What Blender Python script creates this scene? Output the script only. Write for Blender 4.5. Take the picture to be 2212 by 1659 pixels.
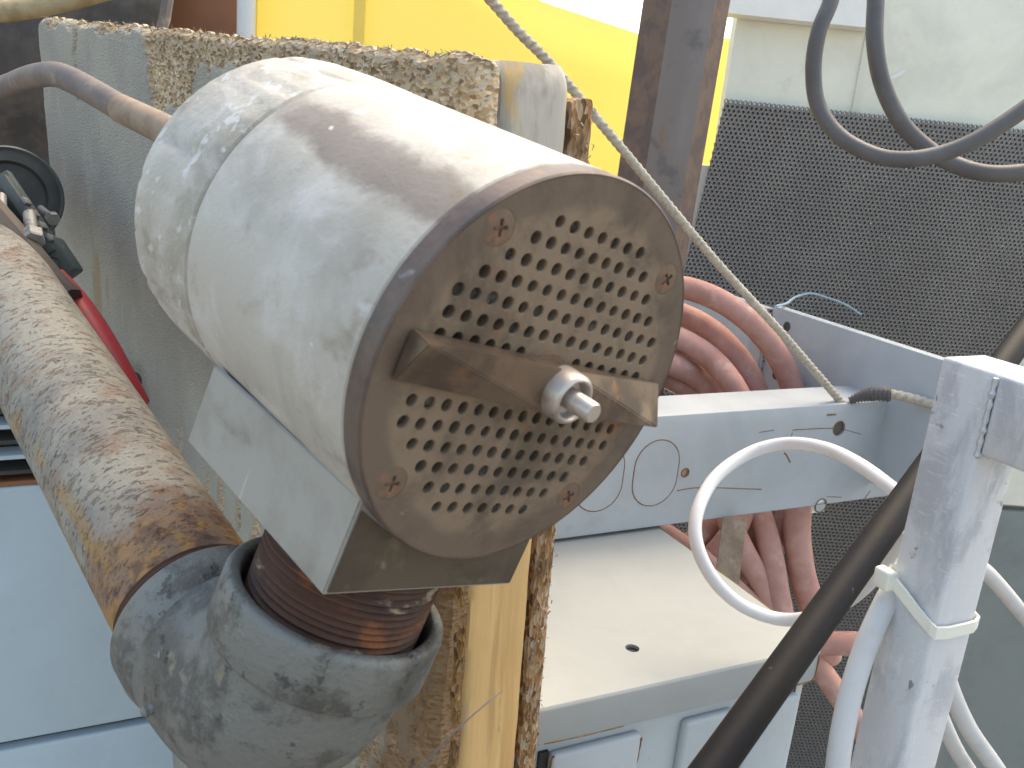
import bpy, bmesh, math, random
import numpy as np
from mathutils import Vector, Matrix
random.seed(7); np.random.seed(7)
R = math.radians
scene = bpy.context.scene
for o in list(bpy.data.objects): bpy.data.objects.remove(o)

# ------------------------------------------------------------------ camera, sky, sun, exposure
CAMH = 1.2
RIGHT = Vector((.896775, -.432822, .091978)); DOWN = Vector((-.040858, -.287974, -.956766)); FWD = Vector((.440597, .854246, -.275933))
CAM = Vector((0, 0, CAMH))
cam_d = bpy.data.cameras.new('camera'); cam = bpy.data.objects.new('camera', cam_d); scene.collection.objects.link(cam)
cam.matrix_world = Matrix.Translation(CAM) @ Matrix((RIGHT, -DOWN, -FWD)).transposed().to_4x4()
cam_d.sensor_width = 36; cam_d.lens = 36 * 2000 / 2212; cam_d.clip_start = .02; cam_d.clip_end = 200
cam_d.dof.use_dof = True; cam_d.dof.focus_distance = .60; cam_d.dof.aperture_fstop = 30
scene.camera = cam

SUN_AZ, SUN_EL = R(63), R(56)          # azimuth from +Y towards +X
world = bpy.data.worlds.new('World'); scene.world = world; world.use_nodes = True
wn = world.node_tree.nodes; bg = wn['Background']
sky_n = wn.new('ShaderNodeTexSky'); sky_n.sky_type = 'NISHITA'; sky_n.sun_disc = False
sky_n.sun_elevation = SUN_EL; sky_n.sun_rotation = SUN_AZ; sky_n.dust_density = 3.0; sky_n.air_density = 1.0
world.node_tree.links.new(sky_n.outputs[0], bg.inputs[0]); bg.inputs[1].default_value = .15
sl = bpy.data.lights.new('sun', 'SUN'); sl.energy = .8; sl.angle = R(50); sl.color = (1, .94, .86)
so = bpy.data.objects.new('sun', sl); scene.collection.objects.link(so)
sd = Vector((math.sin(SUN_AZ) * math.cos(SUN_EL), math.cos(SUN_AZ) * math.cos(SUN_EL), math.sin(SUN_EL)))
so.rotation_euler = sd.to_track_quat('Z', 'Y').to_euler(); so.location = sd * 3 + Vector((0, 0, 2))
vs = scene.view_settings; vs.view_transform = 'Standard'; vs.look = 'None'; vs.gamma = 1; vs.exposure = 1.72
vs.use_curve_mapping = False
vs.use_white_balance = True; vs.white_balance_temperature = 8100; vs.white_balance_tint = 6

# ------------------------------------------------------------------ helpers
C = scene.collection.objects
def ray(u, v): return RIGHT * ((u - 1106) / 2000) + DOWN * ((v - 829.5) / 2000) + FWD
def P(u, v, z): return CAM + ray(u, v) * z                     # point seen at (u, v), z metres along the optical axis
def onp(u, v, p0, n):
    r = ray(u, v); return CAM + r * ((Vector(p0) - CAM).dot(n) / r.dot(n))
XA, YA, ZA = Vector((1, 0, 0)), Vector((0, 1, 0)), Vector((0, 0, 1))

def tag(o, label=None, cat=None, group=None, kind=None):
    if label: o['label'] = label
    if cat: o['category'] = cat
    if group: o['group'] = group
    if kind: o['kind'] = kind
    return o
def thing(name, label, cat, mw=None, group=None):
    o = bpy.data.objects.new(name, None); C.link(o); o.empty_display_size = .02
    if mw is not None: o.matrix_world = mw
    return tag(o, label, cat, group)
def mesh(name, v, f, m, smooth=False):
    me = bpy.data.meshes.new(name); me.from_pydata([tuple(p) for p in v], [], [tuple(q) for q in f]); me.validate()
    if m: me.materials.append(m)
    if smooth:
        me.polygons.foreach_set('use_smooth', [True] * len(me.polygons))
        try: me.set_sharp_from_angle(angle=R(40))
        except Exception: pass
    me.update(); return me
def obj(name, vf, m, parent=None, smooth=False, origin=None):
    v, f = vf
    if origin is not None: v = [Vector(p) - origin for p in v]
    o = bpy.data.objects.new(name, mesh(name, v, f, m, smooth)); C.link(o)
    if parent: o.parent = parent
    if origin is not None: o.location = origin
    return o
def from_bm(name, bm, m, parent=None, smooth=False):
    bmesh.ops.recalc_face_normals(bm, faces=bm.faces)
    me = bpy.data.meshes.new(name); bm.to_mesh(me); bm.free(); me.materials.append(m)
    if smooth:
        me.polygons.foreach_set('use_smooth', [True] * len(me.polygons)); me.set_sharp_from_angle(angle=R(35))
    o = bpy.data.objects.new(name, me); C.link(o)
    if parent: o.parent = parent
    return o
def merge(*vfs):
    V, Fc = [], []
    for v, f in vfs:
        k = len(V); V += [Vector(p) for p in v]; Fc += [tuple(i + k for i in q) for q in f]
    return V, Fc
def hexa(p):   # 8 corners: bottom 4 ccw, top 4 ccw
    return p, [(3, 2, 1, 0), (4, 5, 6, 7), (0, 1, 5, 4), (1, 2, 6, 5), (2, 3, 7, 6), (3, 0, 4, 7)]
def bx(x0, x1, y0, y1, z0, z1):
    return hexa([(x0, y0, z0), (x1, y0, z0), (x1, y1, z0), (x0, y1, z0), (x0, y0, z1), (x1, y0, z1), (x1, y1, z1), (x0, y1, z1)])
def bevbox(name, x0, x1, y0, y1, z0, z1, m, parent, w=.002, seg=2):
    bm = bmesh.new(); v, f = bx(x0, x1, y0, y1, z0, z1); vv = [bm.verts.new(p) for p in v]
    for q in f: bm.faces.new([vv[i] for i in q])
    bmesh.ops.bevel(bm, geom=bm.edges[:], offset=w, segments=seg, profile=.5, affect='EDGES')
    return from_bm(name, bm, m, parent, True)
def lathe(prof, seg=64, cx=0, cy=0, close=True):
    v, f = [], []; n = len(prof)
    for i in range(seg):
        a = 2 * math.pi * i / seg
        for r, z in prof: v.append((cx + r * math.cos(a), cy + r * math.sin(a), z))
    for i in range(seg):
        j = (i + 1) % seg
        for k in range(n - 1): f.append((i * n + k, j * n + k, j * n + k + 1, i * n + k + 1))
    if close:
        if prof[0][0] > 1e-6: f.append(tuple(i * n for i in range(seg))[::-1])
        if prof[-1][0] > 1e-6: f.append(tuple(i * n + n - 1 for i in range(seg)))
    return v, f
def catmull(pts, n=10):
    pts = [Vector(p) for p in pts]; q = [2 * pts[0] - pts[1]] + pts + [2 * pts[-1] - pts[-2]]; out = []
    for i in range(1, len(q) - 2):
        for k in range(n):
            t = k / n; a, b, c, d = q[i - 1], q[i], q[i + 1], q[i + 2]
            out.append(.5 * ((2 * b) + (c - a) * t + (2 * a - 5 * b + 4 * c - d) * t * t + (3 * b - a - 3 * c + d) * t ** 3))
    out.append(pts[-1]); return out
def tube(path, r, seg=16, twist=None, caps=True):
    path = [Vector(p) for p in path]; n = len(path); v, f = [], []
    T = [(path[min(i + 1, n - 1)] - path[max(i - 1, 0)]).normalized() for i in range(n)]
    u = T[0].orthogonal().normalized(); s = 0
    for i in range(n):
        u = (u - T[i] * u.dot(T[i])).normalized(); w = T[i].cross(u)
        if i: s += (path[i] - path[i - 1]).length
        rr = r(i / (n - 1)) if callable(r) else r
        for k in range(seg):
            a = 2 * math.pi * k / seg; q = rr
            if twist: q = rr * (1 + twist[0] * math.cos(twist[1] * a + s * twist[2]))
            v.append(path[i] + (u * math.cos(a) + w * math.sin(a)) * q)
    for i in range(n - 1):
        for k in range(seg):
            j = (k + 1) % seg; f.append((i * seg + k, i * seg + j, (i + 1) * seg + j, (i + 1) * seg + k))
    if caps: f.append(tuple(range(seg))[::-1]); f.append(tuple((n - 1) * seg + k for k in range(seg)))
    return v, f
def vnoise(x, y, seed=0):
    x = np.asarray(x, float); y = np.asarray(y, float); xi = np.floor(x).astype(int); yi = np.floor(y).astype(int); xf = x - xi; yf = y - yi
    def h(i, j):
        n = (i * 374761393 + j * 668265263 + seed * 974634777) & 0xffffffff
        n = ((n ^ (n >> 13)) * 1274126177) & 0xffffffff
        return ((n ^ (n >> 16)) & 0xffff) / 65535.
    u = xf * xf * (3 - 2 * xf); w = yf * yf * (3 - 2 * yf)
    return (h(xi, yi) * (1 - u) + h(xi + 1, yi) * u) * (1 - w) + (h(xi, yi + 1) * (1 - u) + h(xi + 1, yi + 1) * u) * w
def fbm(x, y, seed=0, o=4):
    t = 0; a = .5
    for k in range(o): t = t + a * vnoise(x * 2 ** k, y * 2 ** k, seed + k); a *= .5
    return t

# ------------------------------------------------------------------ materials (object-space, procedural)
def ins(n, *names):
    for k in names:
        if k in n.inputs: return n.inputs[k]
class Mat:
    def __init__(s, name, base, rough=.6, metal=0., spec=.4):
        s.m = bpy.data.materials.new(name); s.m.use_nodes = True; s.t = s.m.node_tree; s.N = s.t.nodes; s.L = s.t.links
        s.b = s.N['Principled BSDF']; s.b.inputs['Metallic'].default_value = metal; s.b.inputs['Specular IOR Level'].default_value = spec
        s.co = s.N.new('ShaderNodeTexCoord').outputs['Object']
        rgb = s.N.new('ShaderNodeRGB'); rgb.outputs[0].default_value = (*base, 1); s.col = rgb.outputs[0]
        v = s.N.new('ShaderNodeValue'); v.outputs[0].default_value = rough; s.ro = v.outputs[0]; s.bump = None
    def mapv(s, stretch):
        mp = s.N.new('ShaderNodeMapping'); mp.inputs['Scale'].default_value = stretch; s.L.new(s.co, mp.inputs[0]); return mp.outputs[0]
    def noise(s, scale, detail=5, stretch=(1, 1, 1), dist=0., rough=.6):
        n = s.N.new('ShaderNodeTexNoise'); n.inputs['Scale'].default_value = scale; n.inputs['Detail'].default_value = detail
        n.inputs['Distortion'].default_value = dist; n.inputs['Roughness'].default_value = rough
        s.L.new(s.mapv(stretch), n.inputs['Vector']); return n.outputs[0]
    def voro(s, scale, stretch=(1, 1, 1), out='Color', feat='F1'):
        n = s.N.new('ShaderNodeTexVoronoi'); n.inputs['Scale'].default_value = scale; n.feature = feat
        s.L.new(s.mapv(stretch), n.inputs['Vector']); return n.outputs[out]
    def math(s, op, a, b=None, clamp=False):
        n = s.N.new('ShaderNodeMath'); n.operation = op; n.use_clamp = clamp
        for k, x in enumerate((a, b)):
            if x is None: continue
            if isinstance(x, (int, float)): n.inputs[k].default_value = x
            else: s.L.new(x, n.inputs[k])
        return n.outputs[0]
    def step(s, x, lo, hi):
        n = s.N.new('ShaderNodeMapRange'); n.interpolation_type = 'SMOOTHSTEP'; n.inputs['From Min'].default_value = lo; n.inputs['From Max'].default_value = hi
        s.L.new(x, n.inputs[0]); return n.outputs[0]
    def xyz(s):
        n = s.N.new('ShaderNodeSeparateXYZ'); s.L.new(s.co, n.inputs[0]); return n.outputs
    def attr(s, name):
        n = s.N.new('ShaderNodeAttribute'); n.attribute_name = name; return n.outputs['Fac']
    def mixc(s, fac, col, amt=1., mode='MIX'):
        n = s.N.new('ShaderNodeMix'); n.data_type = 'RGBA'; n.blend_type = mode
        f = s.math('MULTIPLY', fac, amt) if amt != 1 else fac
        s.L.new(f, n.inputs['Factor']); s.L.new(s.col, n.inputs['A'])
        if isinstance(col, tuple): n.inputs['B'].default_value = (*col, 1)
        else: s.L.new(col, n.inputs['B'])
        s.col = n.outputs['Result']; return s
    def mixr(s, fac, r):
        n = s.N.new('ShaderNodeMix'); s.L.new(fac, n.inputs[0]); s.L.new(s.ro, n.inputs[2]); n.inputs[3].default_value = r; s.ro = n.outputs[0]; return s
    def layer(s, col, scale, lo, hi, amt=1., stretch=(1, 1, 1), detail=6, dist=0., rough=None, bump=0., nr=.62):
        f = s.step(s.noise(scale, detail, stretch, dist, nr), lo, hi); s.mixc(f, col, amt)
        if rough is not None: s.mixr(f, rough)
        if bump: s.addbump(f, bump)
        return s
    def addbump(s, h, dist):
        n = s.N.new('ShaderNodeBump'); n.inputs['Distance'].default_value = abs(dist); n.invert = dist < 0; n.inputs['Strength'].default_value = 1
        s.L.new(h, n.inputs['Height'])
        if s.bump: s.L.new(s.bump, n.inputs['Normal'])
        s.bump = n.outputs[0]; return s
    def grain(s, scale, dist, stretch=(1, 1, 1), detail=5): return s.addbump(s.noise(scale, detail, stretch), dist)
    def done(s):
        s.L.new(s.col, s.b.inputs['Base Color']); s.L.new(s.ro, s.b.inputs['Roughness'])
        if s.bump: s.L.new(s.bump, s.b.inputs['Normal'])
        return s.m

MT = {}
# cast aluminium barrel: pale oxide, brown film, one dark oily stain of its own shape along the upper flank
def cast(name, stain):
    a = Mat(name, (.47, .445, .40), .52, .15, .45)
    a.layer((.36, .335, .29), 17, .40, .68, .85, dist=.7, detail=8).layer((.58, .565, .545), 30, .5, .72, .75, dist=.5, detail=8).layer((.26, .225, .175), 48, .56, .72, .55, nr=.72, detail=9).layer((.58, .575, .57), 90, .62, .7, .45, stretch=(1, 1, .4), detail=6)
    a.layer((.25, .22, .19), 14, .60, .78, .55, stretch=(1, 1, .5), dist=.6)
    if stain:
        x, y, z = a.xyz()
        ang = a.math('MULTIPLY', a.math('ARCTAN2', y, x), .07)          # arc length in metres, top = .11
        nz = a.math('MULTIPLY', a.math('SUBTRACT', a.noise(45, 5), .5), .022)
        d = a.math('ABSOLUTE', a.math('ADD', a.math('SUBTRACT', ang, a.math('ADD', a.math('MULTIPLY', z, .06), .1745)), nz))
        f = a.math('MULTIPLY', a.step(d, .0125, .005), a.step(a.math('ADD', z, nz), -.128, -.108))
        a.mixc(f, (.155, .125, .112), .74); a.mixr(f, .62)
        # brown runs near the flange
        f2 = a.math('MULTIPLY', a.step(z, -.04, -.012), a.step(a.noise(38, 4, (1, 1, .6)), .5, .62)); a.mixc(f2, (.21, .15, .10), .6)
    else:
        a.layer((.25, .23, .18), 26, .50, .66, .65, detail=8, dist=.5).layer((.17, .155, .11), 50, .60, .70, .5, detail=8).layer((.66, .67, .68), 90, .58, .66, .6, detail=3)
        a.grain(90, .0007).grain(260, .0004)
    a.layer((.74, .74, .74), 120, .74, .80, .6, detail=2)
    a.grain(400, .00025).grain(30, .0005)
    return a.done()
MT['cast'] = cast('cast_aluminium', True); MT['cast_rough'] = cast('cast_aluminium_rough', False)
a = Mat('machined_aluminium', (.345, .33, .30), .5, .15); a.layer((.27, .255, .225), 36, .45, .68, .75, detail=8).layer((.19, .17, .13), 24, .57, .72, .65, detail=8, dist=.4).layer((.44, .43, .41), 50, .58, .75, .6, detail=8)
x, y, z = a.xyz()
a.layer((.66, .66, .64), 25, .63, .66, .5, stretch=(1, .15, 2)).grain(300, .00015); MT['alu_base'] = a.done()
a = Mat('brown_filmed_steel', (.235, .17, .118), .52, .12); a.layer((.095, .068, .048), 20, .44, .62, .85, dist=.3, detail=9, nr=.7).layer((.24, .19, .125), 40, .5, .72, .7).layer((.28, .125, .065), 28, .57, .68, .6, detail=9, nr=.7)
x, y, z = a.xyz(); rr = a.math('SQRT', a.math('ADD', a.math('MULTIPLY', x, x), a.math('MULTIPLY', y, y)))
rr = a.math('ADD', rr, a.math('MULTIPLY', a.math('SUBTRACT', a.noise(50, 5), .5), .010)); a.mixc(a.step(rr, .0565, .0615), (.105, .075, .058), .6); a.mixr(a.step(a.noise(30, 4), .4, .7), .6)
a.layer((.36, .30, .22), 130, .66, .74, .5).grain(220, .00015); MT['plate'] = a.done()
a = Mat('dark_base_steel', (.115, .088, .062), .5, .2); a.layer((.07, .052, .04), 26, .42, .62, .8).layer((.19, .15, .10), 50, .56, .70, .7, detail=8).layer((.28, .25, .19), 45, .66, .72, .6).grain(200, .0002); MT['base_front'] = a.done()  # darker brown than the sides of the block, mottled
a = Mat('dark_steel_rim', (.135, .098, .082), .40, .3); a.layer((.06, .048, .046), 40, .4, .65, .8).layer((.22, .11, .065), 55, .6, .72, .7).layer((.33, .32, .34), 70, .66, .76, .6).grain(200, .0002); MT['rim'] = a.done()
a = Mat('rusty_screw_steel', (.15, .10, .07), .65); a.layer((.24, .115, .065), 160, .45, .65, .8).layer((.24, .19, .13), 120, .55, .7, .6).grain(500, .0003); MT['screw'] = a.done()
a = Mat('dark_cavity_dirt', (.035, .028, .022), .8); a.layer((.12, .10, .08), 220, .55, .7, .8).layer((.2, .19, .18), 120, .66, .7, .6); MT['cavity'] = a.done()
a = Mat('worn_cutter_steel', (.20, .14, .10), .38, .6); a.layer((.10, .075, .06), 50, .42, .62, .8).layer((.30, .15, .07), 60, .6, .72, .7).layer((.33, .27, .2), 30, .58, .75, .6).grain(260, .0002, (1, .3, 1)); MT['cutter'] = a.done()
a = Mat('bright_steel', (.50, .45, .41), .38, .7); a.layer((.30, .22, .17), 120, .5, .7, .7).grain(500, .0001); MT['bright'] = a.done()
# pipe: galvanised with rust
def pipemat(name, rust_near):
    a = Mat(name, (.30, .283, .245), .66, .05, .25)
    a.layer((.185, .175, .16), 22, .45, .65, .75).layer((.32, .30, .25), 40, .52, .72, .7)
    a.layer((.215, .125, .08), 34, .50, .64, .62, detail=10, nr=.75).layer((.20, .14, .105), 120, .55, .64, .45, detail=8, stretch=(1, 1, 2.2), bump=.0005, nr=.7)
    a.layer((.28, .14, .06), 60, .66, .72, .6, detail=8, nr=.7)
    a.layer((.12, .09, .07), 240, .60, .66, .45, detail=5, stretch=(1, 1, 2.4), bump=-.0006)
    a.layer((.36, .37, .38), 36, .64, .72, .5)
    if rust_near:
        x, y, z = a.xyz()
        w = a.math('ADD', z, a.math('MULTIPLY', a.math('SUBTRACT', a.noise(40, 6), .5), .11))
        f = a.step(w, -.180, -.145); a.mixc(f, (.24, .125, .065), .75)
        g = a.math('MULTIPLY', a.step(w, -.170, -.14), a.step(a.noise(70, 6), .45, .6)); a.mixc(g, (.38, .20, .07), .75)
        side = a.math('MULTIPLY', a.step(a.math('ADD', x, a.math('MULTIPLY', y, .75)), -.158, -.170), a.step(a.noise(45, 7, (1, 1, .5), 0, .7), .50, .58)); a.mixc(side, (.37, .22, .08), .75)
        h = a.math('MULTIPLY', a.step(w, -.165, -.14), a.step(a.noise(90, 7), .5, .62)); a.mixc(h, (.13, .075, .06), .8)
    a.grain(160, .0007).grain(500, .0003); return a.done()
MT['pipe'] = pipemat('galvanised_rusty_pipe', True)
a = Mat('malleable_iron_fitting', (.19, .195, .183), .48, .25); a.layer((.075, .073, .068), 30, .46, .60, .9, detail=10, nr=.74).layer((.075, .07, .06), 12, .52, .66, .7, detail=6).layer((.27, .285, .30), 30, .55, .70, .75, detail=9, nr=.7).layer((.29, .25, .19), 55, .60, .70, .7, detail=8).layer((.45, .47, .52), 44, .66, .72, .7, detail=7)
a.layer((.07, .065, .06), 90, .60, .68, .7, bump=-.0007).grain(120, .0011).grain(420, .0006); MT['iron'] = a.done()
a = Mat('rusty_thread', (.10, .05, .034), .6, .05, .25); a.layer((.30, .105, .04), 26, .54, .66, .8, detail=8).layer((.055, .034, .03), 34, .45, .62, .8, stretch=(1, 1, 1.6)).layer((.46, .36, .24), 30, .60, .68, .85, stretch=(1, 1, 2.5)).grain(300, .0003); MT['thread'] = a.done()
a = Mat('old_inlet_tube', (.19, .15, .13), .6); a.layer((.13, .11, .11), 40, .4, .6, .8).layer((.32, .26, .19), 60, .52, .7, .7).grain(200, .0004); MT['tube'] = a.done()
a = Mat('old_inlet_fitting', (.30, .225, .165), .65); a.layer((.2, .145, .105), 60, .4, .62, .8).layer((.40, .33, .26), 90, .55, .7, .6).grain(200, .0004); MT['tube_fit'] = a.done()

# weathered chipboard with flaking paint (attributes: bare, ochre)
a = Mat('weathered_chipboard', (.37, .36, .315), .85, spec=.2)
a.layer((.30, .285, .26), 9, .42, .62, .8, stretch=(1, 1, .7)).layer((.45, .455, .40), 40, .58, .75, .4, stretch=(1, 1, .3)).layer((.25, .24, .225), 60, .58, .74, .35, stretch=(1, 1, .25))
a.layer((.44, .44, .36), 70, .67, .73, .7, stretch=(1, 1, .22)).layer((.22, .15, .07), 160, .70, .75, .6)
a.mixc(a.step(a.attr('ochre'), .1, 1.), (.31, .21, .09), .6)
chip = a.voro(290, (1, 1, 2.0)); keep = a.col
a2 = a.N.new('ShaderNodeValToRGB'); a.L.new(chip, a2.inputs[0]); e = a2.color_ramp.elements
e[0].position = .12; e[0].color = (.20, .14, .085, 1); e[1].position = .9; e[1].color = (.70, .56, .39, 1)
for q, c_ in ((.35, (.38, .27, .165, 1)), (.55, (.54, .42, .28, 1)), (.72, (.47, .43, .36, 1))): k = e.new(q); k.color = c_
n = a.N.new('ShaderNodeMix'); n.data_type = 'RGBA'; n.blend_type = 'MULTIPLY'; n.inputs['Factor'].default_value = .6
a.L.new(a2.outputs[0], n.inputs['A']); r2 = a.N.new('ShaderNodeValToRGB'); a.L.new(a.noise(14, 6), r2.inputs[0]); r2.color_ramp.elements[0].color = (.45, .4, .36, 1); r2.color_ramp.elements[0].position = .35; r2.color_ramp.elements[1].color = (1.25, 1.2, 1.15, 1); r2.color_ramp.elements[1].position = .65
a.L.new(r2.outputs[0], n.inputs['B'])
a.mixc(a.attr('bare'), n.outputs['Result']); a.mixc(a.attr('damp'), (.16, .08, .03), .75); a.addbump(a.voro(290, (1, 1, 2.0), 'Distance'), .0008); a.grain(260, .0004, (1, 1, .4)); MT['chip_front'] = a.done()
def chipmat(name, cols, sc=200, st=(1, 1, 1)):
    a = Mat(name, cols[0], .9, spec=.15); c_ = a.voro(sc, st); rp = a.N.new('ShaderNodeValToRGB'); a.L.new(c_, rp.inputs[0]); e = rp.color_ramp.elements
    e[0].color = (*cols[0], 1); e[0].position = .15; e[1].color = (*cols[-1], 1); e[1].position = .88
    for i, q in enumerate(cols[1:-1]): k = e.new(.15 + .73 * (i + 1) / (len(cols) - 1)); k.color = (*q, 1)
    a.col = rp.outputs[0]; a.layer((.10, .065, .04), 30, .48, .66, .6); a.addbump(a.voro(sc, st, 'Distance'), .0015); a.grain(300, .0006); return a.done()
MT['chip_dark'] = chipmat('dark_chipboard_edge', [(.07, .04, .02), (.17, .09, .035), (.24, .13, .05), (.28, .20, .12)], 420, (1, 1, .45))
MT['chip_back'] = chipmat('brown_chipboard_edge', [(.14, .08, .04), (.30, .16, .075), (.42, .28, .16), (.36, .31, .26)], 420, (1, 1, .4))
MT['flake'] = chipmat('loose_wood_flakes', [(.28, .19, .11), (.45, .32, .19), (.58, .46, .30), (.48, .43, .36)], 60)
a = Mat('softwood_plank', (.62, .405, .185), .75, spec=.2)
a.layer((.52, .30, .115), 34, .45, .62, .9, stretch=(1, 1, .06)).layer((.42, .25, .11), 90, .55, .68, .6, stretch=(1, 1, .05)).layer((.78, .57, .30), 55, .52, .7, .6, stretch=(1, 1, .05)).layer((.17, .12, .07), 120, .64, .7, .8, stretch=(1, 1, .12))
z = a.xyz()[2]; w = a.math('ADD', z, a.math('MULTIPLY', a.math('SUBTRACT', a.noise(30, 5, (1, 1, .3)), .5), .14))
a.mixc(a.step(w, -.17, -.10), (.40, .39, .36), .92); a.mixc(a.math('MULTIPLY', a.step(z, -.16, -.09), a.step(a.noise(26, 6, (1, 1, .35), .4), .50, .62)), (.20, .195, .185), .7); a.mixc(a.math('MULTIPLY', a.step(w, -.2, -.1), a.step(a.noise(60, 4, (1, 1, .12)), .55, .68)), (.22, .21, .2), .75)
a.mixc(a.math('MULTIPLY', a.step(z, -.28, -.40), a.step(a.noise(24, 5, (1, 1, .4)), .52, .62)), (.36, .30, .22), .8)
a.mixc(a.math('MULTIPLY', a.step(z, -.12, -.03), a.step(a.noise(34, 4, (1, 1, .3)), .55, .66)), (.42, .28, .09), .8); a.grain(160, .0005, (1, 1, .1)); MT['plank'] = a.done()

# painted sheet metal
def paint(name, base, rust=.5, rough=.42, dirt=1., seed=0, spot=True):
    a = Mat(name, base, rough, 0, .45); d = tuple(x * .86 for x in base); l = tuple(min(1, x * 1.07) for x in base)
    a.layer(d, 7 + seed, .42, .68, .9 * dirt, dist=.4).layer(tuple(x * .80 for x in base), 18, .55, .75, .6 * dirt, detail=9, nr=.7).layer(l, 13, .5, .75, .6).layer((base[0] * .72, base[1] * .70, base[2] * .64), 26, .62, .78, .4 * dirt)
    if spot: a.layer((.22, .17, .10), 75, .735, .765, .85 * rust, detail=3)
    a.layer((.30, .27, .2), 220, .72, .76, .5 * rust, detail=2); a.mixr(a.step(a.noise(9, 4), .4, .7), rough + .12); a.grain(40, .00025).grain(600, .00006); return a.done()
MT['paint'] = paint('light_grey_paint', (.40, .435, .465)); MT['paint2'] = paint('pale_grey_lid_paint', (.315, .335, .335), .2, .4, .6, spot=False)
MT['paint_blue'] = paint('blue_grey_paint', (.47, .58, .65), .05, .45, .7, spot=False); MT['paint_green'] = paint('grey_green_paint', (.82, .82, .72), .6, .6)
MT['paint_green_shade'] = paint('shade_grey_green_paint', (.22, .24, .225), 1., .6, 1.6); MT['paint_side'] = paint('cool_grey_paint', (.40, .45, .49), .25)  # dark grey green has the lower right panel's shade mixed into it
MT['paint_box'] = paint('box_grey_paint', (.40, .445, .475), .5, .42, .8); MT['paint_white'] = paint('white_trim_paint', (.88, .87, .82), .1, .5, .4, spot=False)
a = Mat('rust_brown_edge', (.24, .13, .05), .85); a.layer((.13, .075, .035), 160, .45, .6, .8).layer((.42, .30, .14), 200, .6, .7, .6).grain(500, .0003); MT['rust'] = a.done()
a = Mat('primed_rusty_steel', (.185, .158, .15), .5, .1); a.layer((.24, .222, .22), 14, .45, .7, .7, stretch=(1, 1, .3)).layer((.22, .12, .075), 30, .58, .70, .75, stretch=(1, 1, .35)).layer((.10, .09, .095), 40, .55, .7, .6).layer((.62, .62, .64), 160, .73, .75, .8, stretch=(1, 1, .4), detail=3).grain(120, .0004); MT['post'] = a.done()
a = Mat('rusty_post_edge', (.19, .13, .10), .7, .1); a.layer((.12, .09, .085), 40, .42, .6, .8).layer((.26, .15, .085), 60, .58, .7, .7).grain(150, .0005); MT['post_edge'] = a.done()
# yellow sheet: thin dyed plastic that also lets light through
a = Mat('yellow_plastic_sheet', (.91, .80, .30), .45, 0, .3); a.layer((.89, .76, .25), 3.5, .4, .7, .6); a.grain(30, .0003); m = a.done()
tr = a.N.new('ShaderNodeBsdfTranslucent'); tr.inputs[0].default_value = (.95, .85, .38, 1); mx = a.N.new('ShaderNodeMixShader'); mx.inputs[0].default_value = .5
out = a.N['Material Output']; a.L.new(a.b.outputs[0], mx.inputs[1]); a.L.new(tr.outputs[0], mx.inputs[2]); a.L.new(mx.outputs[0], out.inputs[0]); MT['yellow'] = m
a = Mat('black_rubber_mat', (.25, .24, .235), .65, 0, .3); a.layer((.30, .29, .28), 8, .4, .65, .8).layer((.42, .41, .39), 130, .62, .72, .7, detail=3); MT['mat'] = a.done()  # black rubber lightened to grey, veiling haze put into the colour
a = Mat('black_backing', (.10, .097, .094), .85); a.layer((.12, .116, .113), 30, .4, .6, .7); MT['mat_back'] = a.done()  # backing black lifted along with the web for the same haze
a = Mat('red_rubber_hose', (.55, .31, .265), .78, 0, .2); a.layer((.45, .235, .20), 20, .42, .62, .8).layer((.64, .45, .41), 34, .52, .72, .75).layer((.56, .46, .42), 240, .66, .74, .5).grain(300, .0003); MT['hose'] = a.done()
a = Mat('dark_cable_jacket', (.105, .10, .105), .5, 0, .4); a.layer((.14, .135, .14), 30, .45, .7, .7).grain(300, .00015); MT['cable_dark'] = a.done()
a = Mat('white_cable_jacket', (.68, .69, .71), .4, 0, .45); a.layer((.60, .61, .62), 30, .45, .7, .7).layer((.45, .44, .42), 120, .68, .74, .4); MT['cable_white'] = a.done()
a = Mat('grey_cable_jacket', (.56, .57, .58), .45, 0, .4); a.layer((.44, .45, .46), 30, .45, .7, .8).layer((.36, .34, .31), 120, .66, .74, .4); MT['cable_grey'] = a.done()
a = Mat('braided_rope', (.45, .415, .35), .9, 0, .15); a.layer((.30, .275, .235), 260, .48, .62, .8).layer((.56, .53, .46), 60, .55, .7, .6); MT['rope'] = a.done()
a = Mat('brushed_aluminium', (.60, .62, .65), .48, .1, .5); a.layer((.41, .43, .47), 40, .45, .62, .85, dist=.5, stretch=(1, 1, .4), detail=9, nr=.7).layer((.74, .76, .79), 70, .55, .70, .75, stretch=(1, 1, .3), detail=9, nr=.7).layer((.20, .205, .22), 70, .64, .69, .75, detail=7).layer((.16, .16, .17), 130, .70, .73, .8, stretch=(1, 1, .4), detail=3).layer((.82, .84, .87), 320, .58, .68, .5, stretch=(.3, .3, 3)).grain(240, .0003, (1, 1, .25)); MT['alu'] = a.done()
a = Mat('weld_aluminium', (.55, .57, .60), .45, .5); a.grain(150, .001); MT['weld'] = a.done()
a = Mat('black_steel_conduit', (.013, .013, .016), .55, 0, .12); a.layer((.02, .018, .017), 24, .45, .7, .7, stretch=(1, 1, .3)).layer((.18, .15, .12), 120, .69, .74, .5, stretch=(1, 1, .2)).grain(300, .0001); MT['conduit'] = a.done()
a = Mat('nylon', (.80, .80, .72), .45, 0, .4); a.layer((.72, .72, .63), 40, .45, .7, .6); MT['nylon'] = a.done()
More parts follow.
